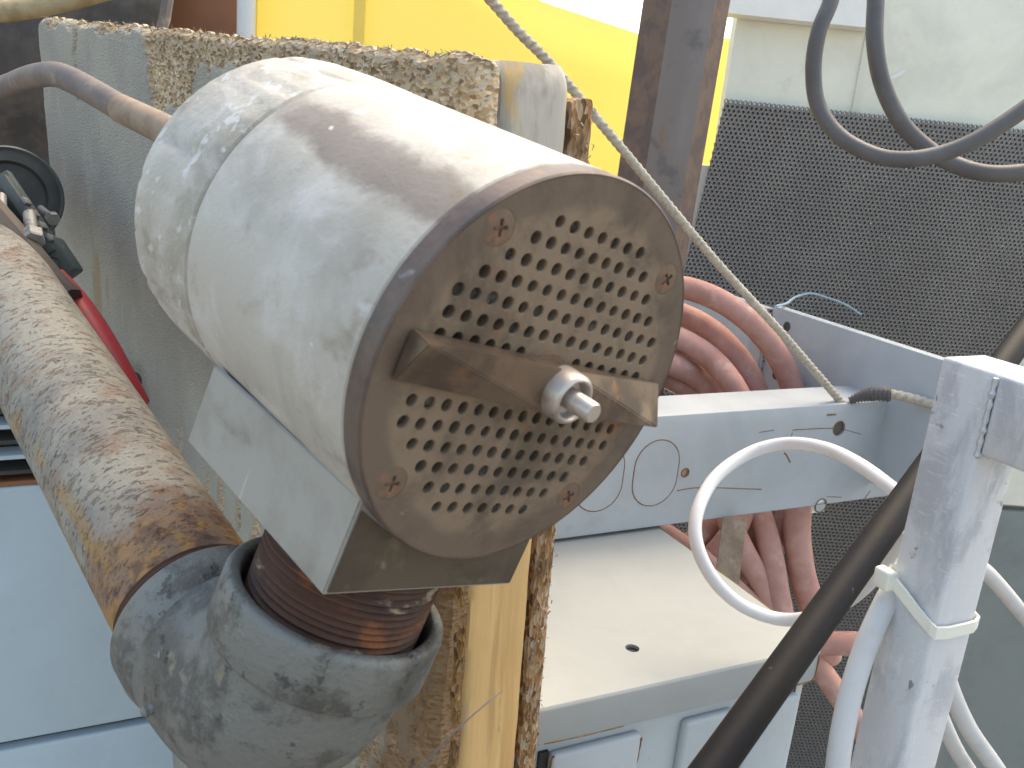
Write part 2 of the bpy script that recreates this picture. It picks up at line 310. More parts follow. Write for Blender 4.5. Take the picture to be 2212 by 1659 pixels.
a = Mat('terracotta_panel', (.30, .125, .06), .6); a.layer((.23, .09, .045), 8, .4, .65, .8).layer((.12, .07, .05), 60, .7, .75, .5); MT['terracotta'] = a.done()
a = Mat('dark_brown_sheet', (.062, .048, .042), .55); a.layer((.10, .08, .065), 9, .42, .62, .9, dist=.8).layer((.035, .03, .028), 20, .45, .65, .7).layer((.2, .17, .13), 40, .66, .74, .5).grain(12, .004); MT['brown'] = a.done()
a = Mat('white_plastic_post', (.66, .68, .69), .4); a.layer((.52, .54, .55), 20, .45, .7, .7, stretch=(1, 1, .3)); MT['whitepost'] = a.done()
a = Mat('weathered_pole', (.42, .33, .20), .8); a.layer((.30, .22, .12), 60, .4, .65, .8, stretch=(1, .2, 1)).grain(200, .0005); MT['pole'] = a.done()
a = Mat('dark_green_paint', (.075, .09, .085), .45); a.layer((.12, .14, .135), 30, .45, .7, .7).layer((.05, .045, .04), 60, .55, .7, .6).layer((.30, .36, .37), 90, .68, .73, .7); MT['green_iron'] = a.done()
a = Mat('dark_iron_disc', (.045, .047, .043), .55); a.layer((.075, .07, .06), 30, .4, .65, .8).grain(90, .0005); MT['disc'] = a.done()
a = Mat('zinc_bolt', (.30, .295, .28), .5, .4); a.layer((.15, .13, .105), 150, .5, .66, .8).grain(400, .0003); MT['zinc'] = a.done()
a = Mat('red_paint', (.42, .035, .045), .45); a.layer((.25, .05, .06), 60, .45, .65, .8).layer((.28, .26, .28), 40, .62, .72, .7); MT['red'] = a.done()
a = Mat('fuzz_white', (.8, .8, .8), .8); MT['fluff'] = a.done()
a = Mat('blue_thread', (.30, .44, .53), .8); MT['thread_blue'] = a.done()
a = Mat('concrete_ground', (.20, .19, .18), .9); a.layer((.15, .145, .14), 6, .4, .65, .8).grain(60, .002); MT['ground'] = a.done()
a = Mat('black_slot', (.02, .02, .02), .6); MT['slot'] = a.done()

# ------------------------------------------------------------------ setting
g = obj('ground', ([(-60, -60, 0), (60, -60, 0), (60, 60, 0), (-60, 60, 0)], [(0, 1, 2, 3)]), MT['ground']); tag(g, 'grey concrete ground under the rack', None, kind='structure')

# ------------------------------------------------------------------ strainer housing (local: x right, y up, z out of the perforated face)
HT = RIGHT * .665908 + DOWN * .120445 + FWD * .736247
UT = RIGHT * .393230 + DOWN * -.895326 + FWD * -.209193
NT = RIGHT * .633985 + DOWN * .428817 + FWD * -.643567
CT = CAM + RIGHT * .0099038 + DOWN * -.0013187 + FWD * .3070715
UM = Matrix((HT, UT, NT)).transposed().to_4x4(); UM.translation = CT
def TP(x, y, z): return UM @ Vector((x, y, z))
unit = thing('strainer_housing', 'grey cast metal drum with brown perforated front plate and cutter bar', 'machine part', UM)
RB = .070
obj('barrel', lathe([(RB - .004, -.0095), (RB - .0008, -.0095), (RB, -.0103), (RB, -.1205), (RB - .0009, -.1215), (RB - .004, -.1215)], 160, close=False), MT['cast'], unit, True)
# rear housing with knocked, uneven rim
v, f = [], []; seg = 160; prof = [(RB - .004, -.1220), (RB - .0007, -.1222), (RB + .0002, -.1232), (RB + .0004, -.135), (RB + .0003, -.150), (RB, -.165), (RB - .0006, -.174), (RB - .0025, -.1795), (RB - .007, -.182), (.03, -.183), (.001, -.183)]
for i in range(seg):
    an = 2 * math.pi * i / seg
    for r, z in prof:
        k = float(fbm(an * 7 + 50, z * 160 + 40, 3)) - .5; k2 = max(0, float(fbm(an * 16 + 9, z * 260 + 70, 11)) - .56)
        rr_ = r + (k * .0012 - k2 * .012 if z < -.13 and r > .06 else 0); zz = z + (k * .003 if z < -.172 else 0)
        v.append((rr_ * math.cos(an), rr_ * math.sin(an), zz))
nP = len(prof)
for i in range(seg):
    j = (i + 1) % seg
    for k in range(nP - 1): f.append((i * nP + k, i * nP + k + 1, j * nP + k + 1, j * nP + k))
obj('rear_housing', (v, f), MT['cast_rough'], unit, True)
obj('seam_groove', lathe([(RB - .0035, -.1200), (RB - .0015, -.1212), (RB - .0015, -.1222), (RB - .0035, -.123)], 120, close=False), MT['cavity'], unit, True)
obj('flange_ring', lathe([(RB - .004, -.0092), (RB - .0004, -.0092), (RB, -.0088), (RB, -.0010), (RB - .0006, -.0003), (RB - .0011, -.0003), (RB - .0013, -.0009)], 160, close=False), MT['rim'], unit, True)
# perforated plate: square grid of holes with cut corners
pitch, hr = .00712, .00206
bm = bmesh.new(); loops = []
def ring(r, z, cx, cy, n, ph=0): return [bm.verts.new((cx + r * math.cos(2 * math.pi * k / n + ph), cy + r * math.sin(2 * math.pi * k / n + ph), z)) for k in range(n)]
def ed(L): return [bm.edges.new((L[i], L[(i + 1) % len(L)])) for i in range(len(L))]
outer = ring(RB - .0011, -.0004, 0, 0, 128); edges = ed(outer); holes = []
screws = [(-.0448, .0424), (.0408, .0452), (-.0452, -.0416), (.0423, -.043)]
for i in range(-7, 8):
    for j in range(-7, 8):
        if abs(i) + abs(j) > 10 or (abs(i) <= 1 and abs(j) <= 1): continue
        cx, cy = i * pitch + random.uniform(-1, 1) * .00012 - .0006, j * pitch + random.uniform(-1, 1) * .00012 + .0004; rr_ = hr * random.uniform(.94, 1.05)
        top = ring(rr_ + .00028, -.0004, cx, cy, 14); edges += ed(top); holes.append((top, cx, cy, rr_))
sc_l = []
for x, y in screws: L = ring(.0058, -.0004, x, y, 28); edges += ed(L); sc_l.append(L)
bmesh.ops.triangle_fill(bm, use_beauty=True, use_dissolve=False, edges=edges)
def bridge(a_, b_):
    for k in range(len(a_)): bm.faces.new((a_[k], a_[(k + 1) % len(a_)], b_[(k + 1) % len(a_)], b_[k]))
plugs = []
for top, cx, cy, rr_ in holes:
    m1 = ring(rr_, -.0009, cx, cy, 14); bridge(top, m1); dep = -.0055; m2 = ring(rr_, dep, cx, cy, 14); bridge(m1, m2)
    if random.random() < .42: plugs.append((cx, cy, rr_, random.choice((-.0012, -.0018, -.0026, -.0034))))
for L, (x, y) in zip(sc_l, screws): m1 = ring(.0057, -.002, x, y, 28); bridge(L, m1); bm.faces.new(m1)
bmesh.ops.recalc_face_normals(bm, faces=bm.faces)
me = bpy.data.meshes.new('perforated_plate'); bm.to_mesh(me); bm.free(); me.materials.append(MT['plate'])
po = bpy.data.objects.new('perforated_plate', me); C.link(po); po.parent = unit
obj('plate_backing', lathe([(.0680, -.0075), (.0680, -.0056), (.001, -.0056)], 48, close=False), MT['cavity'], unit)
vfs = []
for cx, cy, rr_, d in plugs:
    k = 9; vv = [(cx + rr_ * 1.03 * math.cos(2 * math.pi * q / k), cy + rr_ * 1.03 * math.sin(2 * math.pi * q / k), d + random.uniform(-.0005, .0005)) for q in range(k)] + [(cx, cy, d + random.uniform(-.0004, .0008))]
    vfs.append((vv, [(q, (q + 1) % k, k) for q in range(k)]))
o = obj('hole_debris', merge(*vfs), MT['cavity'], po); o['kind'] = 'stuff'
# screws: countersunk heads with a cross recess
def cross_screw(x, y, rot, parent):
    bm = bmesh.new(); w, l, R0 = .00065, .0028, .00572
    pts = [(w, w), (w, l), (-w, l), (-w, w), (-l, w), (-l, -w), (-w, -w), (-w, -l), (w, -l), (w, -w), (l, -w), (l, w)]
    rc = lambda q: (q[0] * math.cos(rot) - q[1] * math.sin(rot), q[0] * math.sin(rot) + q[1] * math.cos(rot))
    A = [bm.verts.new((*rc(q), .0001)) for q in pts]; B = [bm.verts.new((R0 * math.cos(2 * math.pi * k / 30), R0 * math.sin(2 * math.pi * k / 30), -.00045)) for k in range(30)]
    e = [bm.edges.new((L[i], L[(i + 1) % len(L)])) for L in (A, B) for i in range(len(L))]
    bmesh.ops.triangle_fill(bm, use_beauty=True, use_dissolve=False, edges=e)
    D = [bm.verts.new((v_.co.x * .9, v_.co.y * .9, -.0009)) for v_ in A]; E_ = [bm.verts.new((v_.co.x, v_.co.y, -.0019)) for v_ in B]
    for k in range(12): bm.faces.new((A[k], A[(k + 1) % 12], D[(k + 1) % 12], D[k]))
    for k in range(30): bm.faces.new((B[k], B[(k + 1) % 30], E_[(k + 1) % 30], E_[k]))
    bm.faces.new(D); o = from_bm('screw', bm, MT['screw'], parent); o.location = (x, y, 0); return o
for (x, y), r_ in zip(screws, (.3, .9, .1, .6)): cross_screw(x, y, r_, unit)
# cutter bar: each arm chamfered more and more towards its tip, turned 180 degrees from the other
L_, W_, z0, z1 = .0622, .0078, .0004, .0098
def arm(s):
    q = [(0, -W_, z0), (0, W_, z0), (0, W_, z1), (0, -W_, z1), (L_, -W_, z0), (L_, W_, z0), (L_, W_, z0 + .0014), (L_ * .999, -W_ + .001, z1)]
    v = [(s * x, s * y, z) for x, y, z in q]
    return v, [(0, 1, 2, 3), (4, 7, 6, 5), (0, 4, 5, 1), (1, 5, 6, 2), (0, 3, 7, 4), (2, 6, 7), (2, 7, 3)]
bm = bmesh.new()
for s in (1, -1):
    v, f = arm(s); vv = [bm.verts.new(p) for p in v]
    for q in f[1:]: bm.faces.new([vv[i] for i in q])
bmesh.ops.remove_doubles(bm, verts=bm.verts, dist=1e-5); bmesh.ops.recalc_face_normals(bm, faces=bm.faces)
bmesh.ops.bevel(bm, geom=[e for e in bm.edges if len(e.link_faces) == 2 and e.calc_face_angle(0) > .3], offset=.0004, segments=2, affect='EDGES')
cut = from_bm('cutter_bar', bm, MT['cutter'], unit, False)
obj('hub_sleeve', lathe([(.0089, .0075), (.0087, .0150), (.0082, .0158), (.0074, .0164), (.0068, .0163), (.0062, .0155), (.0058, .0125), (.0034, .0122)], 48, close=False), MT['bright'], unit, True)
obj('shaft', lathe([(.0036, .006), (.0036, .0242), (.0030, .0250), (0.0001, .0251)], 32, close=False), MT['bright'], unit, True)
obj('washer_plate', lathe([(.0100, -.0004), (.0100, .0010), (.004, .0012)], 40, close=False), MT['screw'], unit, True)
# base block under the barrel, its top hollowed to the barrel's radius
bm = bmesh.new(); sec = [(-.0452, -.0885), (.0455, -.0885), (.0455, -.0535)]
for k in range(13):
    an = math.atan2(-.0535, .0455) - (math.pi - 2 * math.atan2(.0535, .0455)) * k / 12; sec.append(((RB - .0015) * math.cos(an), (RB - .0015) * math.sin(an)))
sec.append((-.0455, -.0535))
A = [bm.verts.new((x, y, -.0098)) for x, y in sec]; B = [bm.verts.new((x - (.004 if x < 0 else 0), y + (.003 if y < -.06 else 0), -.110)) for x, y in sec]
bm.faces.new(A); bm.faces.new(B[::-1])
for k in range(len(A)): bm.faces.new((A[k], B[k], B[(k + 1) % len(A)], A[(k + 1) % len(A)]))
bmesh.ops.recalc_face_normals(bm, faces=bm.faces)
bmesh.ops.bevel(bm, geom=[e for e in bm.edges if len(e.link_faces) == 2 and e.calc_face_angle(0) > 1.], offset=.0007, segments=2, affect='EDGES')
base = from_bm('base_block', bm, MT['alu_base'], unit, True)
v, f = bx(-.0440, .0443, -.0873, -.0585, -.0099, -.0088)
obj('base_front_face', ([(-.0440, -.0873, -.0094), (.0443, -.0873, -.0094), (.0443, -.0565, -.0094), (.030, -.0640, -.0094), (.012, -.0690, -.0094), (-.012, -.0690, -.0094), (-.03, -.0640, -.0094), (-.0440, -.0565, -.0094)], [tuple(range(8))]), MT['base_front'], base)

# ------------------------------------------------------------------ pipework below the housing
nip = thing('threaded_nipple', 'rusty threaded nipple between drum base and elbow', 'pipe fitting', UM @ Matrix.Translation((-.005, -.0885, -.045)) @ Matrix.Rotation(R(90), 4, 'X'))
prof = [(.031, 0)]; zc = .0
for k in range(15): prof += [(.0335, zc), (.0349, zc + .0012), (.0349 - .0007 * (k % 3 == 1), zc + .0016), (.0337, zc + .0028)]; zc += .0029
prof += [(.031, zc)]
obj('thread', lathe(prof, 96), MT['thread'], nip, True)
ph = thing('pipe_elbow', 'dark grey iron pipe elbow with heavy collars below the drum', 'pipe elbow', UM @ Matrix.Translation((-.005, -.176, -.045)))
def el(t):   # elbow centre line, local
    b0, b1, b2, b3 = Vector((0, .058, 0)), Vector((0, .004, 0)), Vector((-.001, 0, -.020)), Vector((-.0034, 0, -.066))
    return b0 * (1 - t) ** 3 + b1 * 3 * t * (1 - t) ** 2 + b2 * 3 * t * t * (1 - t) + b3 * t ** 3
path = [el(k / 28) for k in range(29)]
obj('elbow_body', tube(path, lambda t: .0395 - .0015 * t + .0022 * math.sin(math.pi * t), 72, caps=False), MT['iron'], ph, True)
rim = lambda n: [(.0358, -.012), (.0374, .0105), (.0384, .0130), (.0392, .0135), (.0420, .0135), (.0434, .0124), (.0440, .0105), (.0440, -.008), (.0425, -.0105), (.0385, -.013)]
c1 = obj('collar', lathe(rim(0), 96, close=False), MT['iron'], ph, True); c1.matrix_local = Matrix.Translation((0, .0495, 0)) @ Matrix.Rotation(R(-90), 4, 'X')
c2 = obj('collar', lathe([(.0342, .0085), (.0350, .0100), (.0385, .0100), (.0396, .0086), (.0398, -.004), (.0390, -.009), (.0380, -.012)], 96, close=False), MT['iron'], ph, True); c2.matrix_local = Matrix.Translation((-.0034, 0, -.062)) @ Matrix.Rotation(R(180), 4, 'X')
nub = obj('casting_nub', lathe([(.0022, -.003), (.0020, .003), (.0024, .0045), (.0012, .006), (.0003, .0062)], 8), MT['iron'], ph); nub.matrix_local = Matrix.Translation((-.0385, -.008, -.030)) @ Matrix.Rotation(R(-90), 4, 'Y') @ Matrix.Rotation(R(25), 4, 'X')
A_, B_ = Vector((-.0082, -.177, -.1065)), Vector((-.0060, -.1615, -.345)); dr = (B_ - A_).normalized(); far = A_ + dr * .75
pm = UM.copy()
rp = thing('rusty_pipe', 'thick galvanised pipe with brown and orange rust at lower left', 'pipe', pm)
pth = [A_ + dr * (.75 * k / 60) for k in range(61)]
obj('pipe_wall', tube(pth, .0337, 96), MT['pipe'], rp, True)
thp = [A_ + dr * (.0009 * k - .002) for k in range(26)]
obj('pipe_thread', tube(thp, lambda t: .0341 + .0008 * (int(round(t * 25)) % 3 == 0), 80, caps=False), MT['thread'], rp, True)
# bent inlet tube entering the rear of the drum
it = thing('inlet_tube', 'bent dark tube entering the rear of the grey drum', 'tube', Matrix.Translation(P(345, 275, .44)))
org = P(345, 275, .44)
pt = catmull([P(430, 318, .418) - org, P(345, 275, .435) - org, P(262, 235, .455) - org], 8)
obj('tube_fitting', tube(pt, lambda t: .0076 - .0006 * t, 32), MT['tube_fit'], it, True)
pt = catmull([P(300, 253, .446) - org, P(262, 234, .455) - org, P(200, 198, .47) - org, P(150, 171, .485) - org, P(112, 160, .50) - org, P(62, 168, .53) - org, P(0, 190, .575) - org, P(-120, 220, .66) - org], 8)
obj('tube_run', tube(pt, .0066, 32), MT['tube'], it, True)

# ------------------------------------------------------------------ wooden sandwich panel behind the drum (local: x along, y to the front, z up)
DH = Vector((-NT.x, -NT.y, 0)).normalized(); TTv = Vector((DH.y, -DH.x, 0))
P0 = P(1080, 125, .428)
PM = Matrix((DH, -TTv, ZA)).transposed().to_4x4(); PM.translation = P0
PM = PM @ Matrix.Rotation(R(-2.0), 4, 'X')
wp = thing('chipboard_panel', 'weathered grey painted chipboard panel with crumbling top edge behind the drum', 'wood panel', PM)
LX, HZ = .665, 1.19; nx, nz = 330, 300
xs = np.linspace(0.0, LX, nx); zs = np.concatenate([np.linspace(0, -.16, 170), np.linspace(-.16, -HZ, nz - 170 + 1)[1:]])
Xg, Zr = np.meshgrid(xs, zs); top = .037 * Xg + .006 * (fbm(Xg * 60, Xg * 0 + 3, 5) - .5) + .004 * (fbm(Xg * 260, Xg * 0 + 8, 9) - .5) - .003 * np.exp(-(Xg / .006) ** 2)
Zg = top + Zr * (HZ + top) / HZ
sm = lambda e0, e1, x: (lambda t: t * t * (3 - 2 * t))(np.clip((x - e0) / (e1 - e0), 0, 1))
dpt = top - Zg; nb = fbm(Xg * 55, Zg * 38, 21) - .47; nf = fbm(Xg * 150, Zg * 90, 31) - .47
depth_lim = .007 + .05 * sm(.405, .388, Xg) * sm(.30, .335, Xg) + .016 * sm(.335, .31, Xg) + .20 * sm(.215, .17, Xg) + nb * .03 + nf * .012
bare = sm(.0015, -.0015, dpt - depth_lim); damp = sm(-.14, -.24, Zg + nb * .1) * sm(.10, .03, Xg + nb * .1)
bare = np.maximum(bare, sm(.005, .002, np.abs(Xg - .563 + .004 * np.sin(Zg * 160)) + nf * .006) * sm(-.052, -.045, Zg))      # split in the paint
bare = np.maximum(bare, sm(.010, .006, Xg + nf * .02))
bare = np.maximum(bare, sm(.56, .62, fbm(Xg * 130, Zg * 30, 61) + .16 * sm(-.30, -.40, Zg) * sm(.50, .40, Xg)) * sm(-.27, -.34, Zg))
lip = np.exp(-((dpt - depth_lim - .003) / .004) ** 2) * sm(.45, .40, Xg)
bulge = .013 * sm(-.15, -.42, Zg) * sm(.25, .02, Xg)
Yg = .010 + bulge + (1 - bare) * .0012 + lip * .0016 * (nf + .5) - bare * (.0018 + .0028 * (fbm(Xg * 230, Zg * 230, 41) - .35) + .003 * (fbm(Xg * 60, Zg * 60, 45) - .4)) - .005 * np.exp(-(dpt / .003) ** 2) - .004 * np.exp(-(Xg / .004) ** 2)
Yg = np.maximum(Yg, .0022)
Xw = Xg.copy(); Xw[:, 0] += .003 * (fbm(Zg[:, 0] * 90, Zg[:, 0] * 0, 51) - .5); Xw[:, -1] += .006 * (fbm(Zg[:, -1] * 60, Zg[:, -1] * 0, 53) - .5)
ochre = (sm(.66, .95, fbm(Xg * 70, Zg * 14, 71) + .42 * np.exp(-((Xg - .535) / .02) ** 2 - ((Zg + .20) / .05) ** 2)))
V = np.stack([Xw, Yg, Zg], -1).reshape(-1, 3); n0 = len(V)
idx = np.arange(n0).reshape(Xg.shape); q = np.stack([idx[:-1, :-1], idx[:-1, 1:], idx[1:, 1:], idx[1:, :-1]], -1).reshape(-1, 4)
bd = np.concatenate([idx[0, :], idx[1:, -1], idx[-1, -2::-1], idx[-2:0:-1, 0]]); Vb = V[bd].copy(); Vb[:, 1] = 0
V = np.concatenate([V, Vb]); nbk = np.arange(len(bd)) + n0
sk = np.stack([bd, np.roll(nbk, 0), np.roll(nbk, -1), np.roll(bd, -1)], -1)
sheet = obj('front_sheet', (V.tolist(), q.tolist() + sk.tolist()), MT['chip_front'], wp)
bs = np.concatenate([bare.reshape(-1), np.ones(len(bd))]); oc = np.concatenate([ochre.reshape(-1), np.zeros(len(bd))])
for nm, arr in (('bare', bs), ('ochre', oc), ('damp', np.concatenate([damp.reshape(-1), damp.reshape(-1)[bd]]))):
    at = sheet.data.attributes.new(nm, 'FLOAT', 'POINT'); at.data.foreach_set('value', arr.astype(np.float32))
sheet.data.polygons.foreach_set('use_smooth', [True] * len(sheet.data.polygons)); sheet.data.set_sharp_from_angle(angle=R(50))
def rough_slab(name, x0, x1, y0, y1, z0, z1, m, amp, step, sd, rnd=.0):
    nxx, nyy, nzz = 2, max(2, int((y1 - y0) / step)), int((z1 - z0) / step); v, f = [], []
    for k in range(nzz + 1):
        z = z0 + (z1 - z0) * k / nzz
        for i in range(nyy + 1):
            y = y0 + (y1 - y0) * i / nyy; n_ = float(fbm(y * 190 + sd, z * 60 + 30, sd)) - .47; e = min(y - y0, y1 - y) / .006
            x = x0 + n_ * amp + (rnd * (1 - min(1, e)) ** 2); zt = max(0, 1 - (z1 - z) / max(rnd * 2.2, 1e-4)) if rnd else 0
            v.append((x + zt * zt * rnd, y, z + (float(fbm(y * 120 + 7, 3., sd)) - .5) * amp * (k == nzz) - (rnd * .8 * (1 - min(1, e)) ** 2 if k == nzz else 0)))
    W = nyy + 1; n1 = len(v); v += [(x1, p[1], p[2]) for p in v]
    for k in range(nzz):
        for i in range(nyy):
            a_ = k * W + i; f.append((a_, a_ + 1, a_ + 1 + W, a_ + W))
    for k in range(nzz):
        for i in (0, nyy): a_ = k * W + i; f.append((a_, a_ + W, a_ + W + n1, a_ + n1))
    for i in range(nyy): a_ = nzz * W + i; f.append((a_, a_ + 1, a_ + 1 + n1, a_ + n1))
    return obj(name, (v, f), m, wp, True)
rough_slab('plank', .0015, LX - .02, -.0515, -.0006, -HZ, -.0005, MT['plank'], .0012, .0035, 5, .006)
rough_slab('rear_sheet', .001, LX - .02, -.0665, -.0520, -HZ, -.016, MT['chip_back'], .0030, .0022, 9, .001)
rough_slab('swollen_edge', -.0012, .02, .0004, .0098, -HZ, -.13, MT['chip_dark'], .005, .003, 13, .002)
# loose flakes standing out of the bare chipboard
vfs = []; ok = np.argwhere((bs[:n0].reshape(Xg.shape) > .8) & (Zg > -.17))
def flake(p, nrm, sz):
    a_ = Vector((random.gauss(0, 1), random.gauss(0, .5), random.gauss(0, 1))).normalized(); b_ = a_.cross(Vector((random.gauss(0, .4), 1, random.gauss(0, .4)))).normalized()
    c_ = a_.cross(b_); l = sz * random.uniform(.6, 1.6); w = sz * random.uniform(.15, .4); h = sz * .1
    return [p - a_ * l * .5 - b_ * w * .3, p + a_ * l * .5 - b_ * w * .5, p + a_ * l * .4 + b_ * w * .5 + c_ * h, p - a_ * l * .45 + b_ * w * .4, p + c_ * h * 1.6 + Vector((0, sz * .12, 0))], [(0, 1, 4), (1, 2, 4), (2, 3, 4), (3, 0, 4), (3, 2, 1, 0)]
for k in range(3600):
    i, j = ok[random.randrange(len(ok))]; vfs.append(flake(Vector((Xw[i, j], Yg[i, j] + .0006, Zg[i, j])), None, random.uniform(.0010, .0027)))
for k in range(420):
    y = random.uniform(-.066, -.053); vfs.append(flake(Vector((random.uniform(-.002, .0015), y, random.uniform(-.45, -.017))), None, random.uniform(.0015, .0036)))
for k in range(200):
    x = random.uniform(.0, LX); vfs.append(flake(Vector((x, random.uniform(0, .009), .037 * x + random.uniform(-.002, .0015))), None, random.uniform(.0014, .0034)))
o = obj('loose_flakes', merge(*vfs), MT['flake'], wp); o['kind'] = 'stuff'

# ------------------------------------------------------------------ sheet-metal rack: box, channel beam, side channel
K = 1.2
bp = P(1300, 1160, .75 * K); ZB = bp.z; YB = bp.y
def lidp(u, v): return onp(u, v, (0, 0, ZB), ZA)
fl, fr = lidp(1127, 1541), lidp(1770, 1395); YF = (fl.y + fr.y) / 2; X0, X1 = fl.x, fr.x; YR = YB + .10
cab = thing('sheet_metal_box', 'light grey sheet metal box with rust stained lid corners', 'metal box', Matrix.Translation((X0, YF, .002)))
wX = X1 - X0; dY = YR - YF; hZ = ZB - .002
bm = bmesh.new(); hole = lidp(1366, 1400) - Vector((X0, YF, ZB))
def loop2(pts, z): L = [bm.verts.new((x, y, z)) for x, y in pts]; return L, [bm.edges.new((L[i], L[(i + 1) % len(L)])) for i in range(len(L))]
rr_ = .004
def rrect(x0, x1, y0, y1, r, n=5):
    o = []
    for cx, cy, a0 in ((x1 - r, y1 - r, 0), (x0 + r, y1 - r, 90), (x0 + r, y0 + r, 180), (x1 - r, y0 + r, 270)):
        for k in range(n + 1): an = R(a0 + 90 * k / n); o.append((cx + r * math.cos(an), cy + r * math.sin(an)))
    return o
L1, e1 = loop2(rrect(0, wX, 0, dY, rr_), hZ); L2, e2 = loop2([(hole.x + .0055 * math.cos(2 * math.pi * k / 20), hole.y + .0055 * math.sin(2 * math.pi * k / 20)) for k in range(20)], hZ)
bmesh.ops.triangle_fill(bm, use_beauty=True, use_dissolve=False, edges=e1 + e2)
Ls = [L1]
for z_, off in ((hZ - .0012, -.0012), (hZ - .0026, -.0018), (hZ - .0295, -.0018), (hZ - .0295, .001)):
    nl, _ = loop2([(x + (off if x < wX / 2 else -off), y + (off if y < dY / 2 else -off)) for x, y in rrect(0, wX, 0, dY, rr_)], z_); Ls.append(nl)
for a_, b_ in zip(Ls, Ls[1:]):
    for k in range(len(a_)): bm.faces.new((a_[k], a_[(k + 1) % len(a_)], b_[(k + 1) % len(a_)], b_[k]))
nl = [bm.verts.new((v_.co.x, v_.co.y, hZ - .003)) for v_ in L2]
for k in range(20): bm.faces.new((L2[k], L2[(k + 1) % 20], nl[(k + 1) % 20], nl[k]))
lid = from_bm('lid', bm, MT['paint2'], cab, True)
obj('lid_hole_floor', lathe([(.0058, hZ - .0032), (.0002, hZ - .0034)], 20, hole.x, hole.y, close=False), MT['slot'], lid)
body = bevbox('body', .002, wX - .002, .006, dY - .002, 0, hZ - .012, MT['paint_box'], cab, .003)
def fx(u, v): return onp(u, v, (0, YF, 0), YA) - Vector((X0, YF, ZB - hZ))
dz = fx(1290, 1590).z - .004
for ua, ub, v in ((1195, 1390, 1600), (1480, 1590, 1560), (1625, 1735, 1500)):
    a_, b_ = fx(ua, v), fx(ub, v - 30)
    d = bevbox('door_panel', a_.x, b_.x, -.0015, .0075, .02, dz - .003, MT['paint_box'], cab, .004, 3)
obj('door_gap', bx(fx(1172, 1620).x, fx(1192, 1620).x, .0030, .0058, .02, dz - .002), MT['slot'], cab)
# rust along lid corner and body edges
def rustbit(parent, pts, r): return obj('rust_stain', tube(catmull(pts, 5), lambda t: r * (.55 + .45 * math.sin(9 * t) ** 2), 7), MT['rust'], parent)
rustbit(cab, [(.0005, -.0019, hZ - .003), (.0015, -.0020, hZ - .014), (.001, -.0020, hZ - .029)], .0007)
rustbit(cab, [(.006, -.0019, hZ - .016), (.0085, -.0020, hZ - .011), (.012, -.0020, hZ - .0085)], .0010)
rustbit(cab, [(.020, -.0020, hZ - .0285), (.05, -.0020, hZ - .0296), (.085, -.0020, hZ - .0295)], .0006)
rustbit(cab, [(wX - .001, -.0020, hZ - .006), (wX - .001, -.0020, hZ - .018), (wX - .004, -.0018, hZ - .0295), (wX - .03, -.0018, hZ - .0297)], .0008)
rustbit(cab, [(wX - .012, .0055, hZ - .034), (wX - .0125, .0055, hZ - .07), (wX - .013, .0055, hZ - .13)], .0010)
rustbit(cab, [(wX + .0006, .01, hZ - .0006), (wX + .0006, dY * .4, hZ - .0004), (wX + .0002, dY * .75, hZ - .0005)], .0010)

ZT = onp(1469, 896, (0, YB, 0), YA).z
XL, XR = onp(1100, 1170, (0, YB, 0), YA).x, onp(2010, 895, (0, YB, 0), YA).x
beam = thing('channel_beam', 'light grey sheet metal channel with oval knockouts lying across the box', 'metal channel', Matrix.Translation((XL, YB, ZB + .003)))
BH = ZT - ZB - .003; BW = XR - XL + .05
def bpnt(u, v): q = onp(u, v, (0, YB, 0), YA); return q.x - XL, q.z - ZB - .003
bm = bmesh.new()
def loopxz(pts, y): L = [bm.verts.new((x, y, z)) for x, z in pts]; return L, [bm.edges.new((L[i], L[(i + 1) % len(L)])) for i in range(len(L))]
OL, oe = loopxz([(0, .0015), (BW, .0015), (BW, BH - .0015), (0, BH - .0015)], 0); edges = list(oe); HL = []
def circ2(cx, cz, rx, rz, n=24): return [(cx + rx * math.cos(2 * math.pi * k / n), cz + rz * math.sin(2 * math.pi * k / n)) for k in range(n)]
for (u, v), r in (((1812, 925), .0078), ((1480, 1021), .0044), ((1773, 1092), .0078)):
    x, z = bpnt(u, v); L, e = loopxz(circ2(x, z, r, r), 0); edges += e; HL.append((L, x, z, r))
bmesh.ops.triangle_fill(bm, use_beauty=True, use_dissolve=False, edges=edges)
for L, x, z, r in HL:
    m2 = [bm.verts.new((v_.co.x, .0016, v_.co.z)) for v_ in L]
    for k in range(24): bm.faces.new((L[k], L[(k + 1) % 24], m2[(k + 1) % 24], m2[k]))
FW = .058
pf = [(0.0, BH - .0015), (.0005, BH - .0004), (.0018, BH), (FW, BH), (FW, BH - .0015), (.0018, BH - .0015)]
for a_, b_ in zip(pf, pf[1:]): vv = [bm.verts.new(p) for p in ((0, *a_), (BW, *a_), (BW, *b_), (0, *b_))]; bm.faces.new(vv)
pf = [(0.0, .0015), (.0018, 0), (.03, 0)]
for a_, b_ in zip(pf, pf[1:]): vv = [bm.verts.new(p) for p in ((0, *a_), (BW, *a_), (BW, *b_), (0, *b_))]; bm.faces.new(vv)
bmesh.ops.remove_doubles(bm, verts=bm.verts, dist=1e-6)
ch = from_bm('channel_web', bm, MT['paint'], beam, True)
for L, x, z, r in HL: pass
for j, (r, x, z) in enumerate([(q[3], q[1], q[2]) for q in HL]):
    o = obj('hole_rim', tube([(x + r * 1.02 * math.cos(2 * math.pi * k / 28), -.0001, z + r * 1.02 * math.sin(2 * math.pi * k / 28)) for k in range(29)], .0007, 6, caps=False), MT['rust'], beam)
